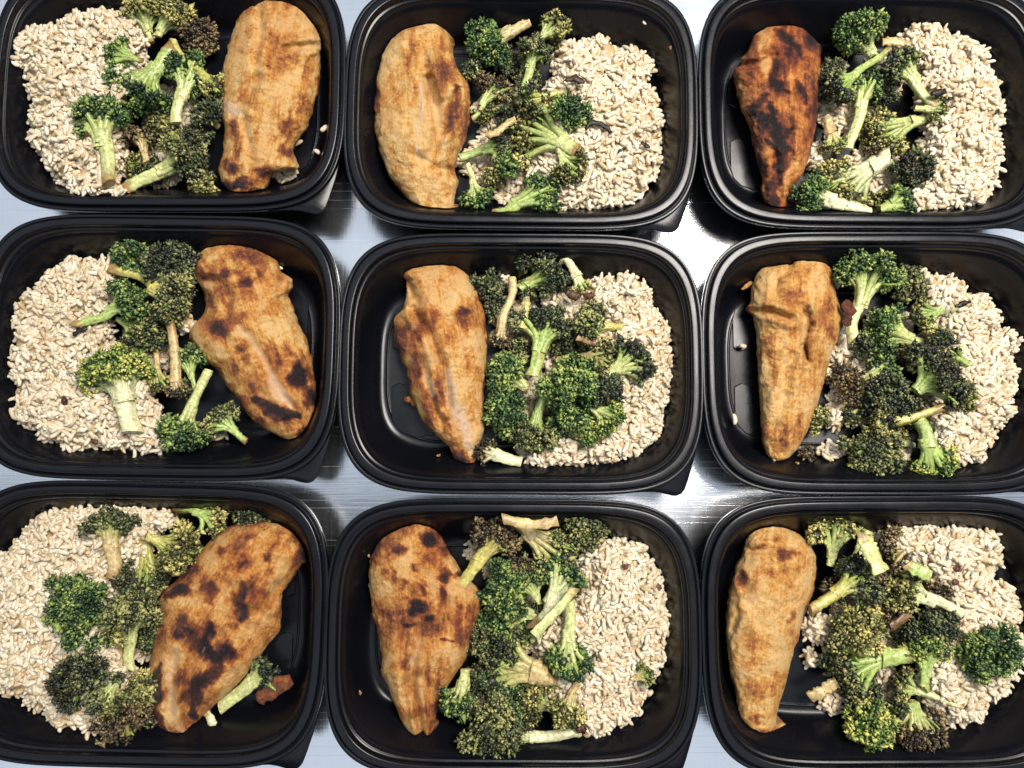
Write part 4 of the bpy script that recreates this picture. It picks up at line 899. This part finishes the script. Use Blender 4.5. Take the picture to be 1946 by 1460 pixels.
crumb("charred_crumb", 13, [(1780,665),(1800,650)], 24, 28, BK, "black crumb near the rice's outer edge, top right tray", "crumb", 8)
crumb("charred_crumb", 21, [(330,1010),(358,1030)], 36, 28, (0.05,0.014,0.008), "reddish black crumb in the rice centre, middle left tray", "crumb", 9)
crumb("charred_crumb", 21, [(490,1225),(520,1240)], 34, 26, (0.10,0.035,0.012), "brown crumb low in the rice, middle left tray", "crumb", 10)
crumb("charred_shred", 21, [(388,665),(430,640),(470,630)], 30, 34, BK, "black burnt strip under a broccoli stalk's tip, middle left tray", "crumb", 11)
crumb("charred_shred", 23, [(1390,432),(1430,415),(1475,400)], 26, 40, BK, "black burnt tip of a green stalk over rice, middle right tray", "crumb", 12)
crumb("charred_crumb", 32, [(1525,385),(1555,400)], 26, 28, RB, "red-brown crumb in the upper rice, bottom middle tray", "crumb", 13)
crumb("charred_crumb", 32, [(1705,490),(1720,510)], 24, 28, RB, "small red-brown crumb at the rice's right edge, bottom middle tray", "crumb", 14)
crumb("charred_crumb", 32, [(1300,1225),(1340,1200)], 50, 28, (0.06,0.02,0.01), "dark crumb at the end of a whitish stalk, bottom middle tray", "crumb", 15)
crumb("charred_crumb", 33, [(1355,415),(1395,425)], 26, 28, RB, "upper red-brown crumb on the rice, bottom right tray", "crumb", 16)
crumb("charred_crumb", 33, [(1350,495),(1380,480)], 26, 28, RB, "lower red-brown crumb on the rice, bottom right tray", "crumb", 17)
crumb("charred_shred", 22, [(1310,375),(1360,360)], 40, 31, (0.09,0.03,0.012), "brown burnt shred at the rice's inner edge, central tray", "crumb", 18)
crumb("charred_shred", 22, [(1215,350),(1280,375)], 56, 31, (0.075,0.034,0.016), "brown shrivelled shred beneath a whitish stalk, central tray", "crumb", 19)
crumb("chicken_scrap", 31, [(1275,1120),(1340,1080),(1440,1015)], 100, 12, (.56,0,.0), "brown chicken scrap on the floor right of the breast, bottom left tray", "chicken", 20, M_CHICK, "chicken scraps")
crumb("chicken_scrap", 23, [(250,340),(258,300),(310,290)], 26, 12, (.2,0,.1), "thin curled chicken scrap left of the breast, middle right tray", "chicken", 21, M_CHICK, "chicken scraps")
crumb("chicken_scrap", 23, [(800,400),(830,460),(815,530)], 70, 26, (.66,0,.0), "dark brown chicken scrap between breast and broccoli, middle right tray", "chicken", 22, M_CHICK, "chicken scraps")
crumb("chicken_scrap", 22, [(360,915),(400,920),(410,950)], 40, 10, (.35,0,.2), "small chicken scrap left of the breast, central tray", "chicken", 23, M_CHICK, "chicken scraps")

SP = (0.30, 0.17, 0.06)
for i, (k, pts, w, z, lab) in enumerate([
    (22, [(398,188),(410,182)], 14, 22, "tiny pale crumb on the wall above the chicken, central tray"), (22, [(500,1240),(514,1246)], 14, 12, "tiny crumb on the wall below the chicken, central tray"),
    (32, [(214,322),(228,328)], 15, 20, "tiny crumb on the left wall, bottom middle tray"), (32, [(150,1042),(186,1048)], 13, 20, "tiny crumb low on the left wall, bottom middle tray"),
    (23, [(470,1352),(488,1360)], 14, 20, "tiny crumb by the lower rim, middle right tray"), (12, [(1800,232),(1806,244)], 13, 30, "tiny crumb high on the right wall, top middle tray")]):
    crumb("food_crumb", k, pts, w, z, SP, lab, "crumb", 60 + i)
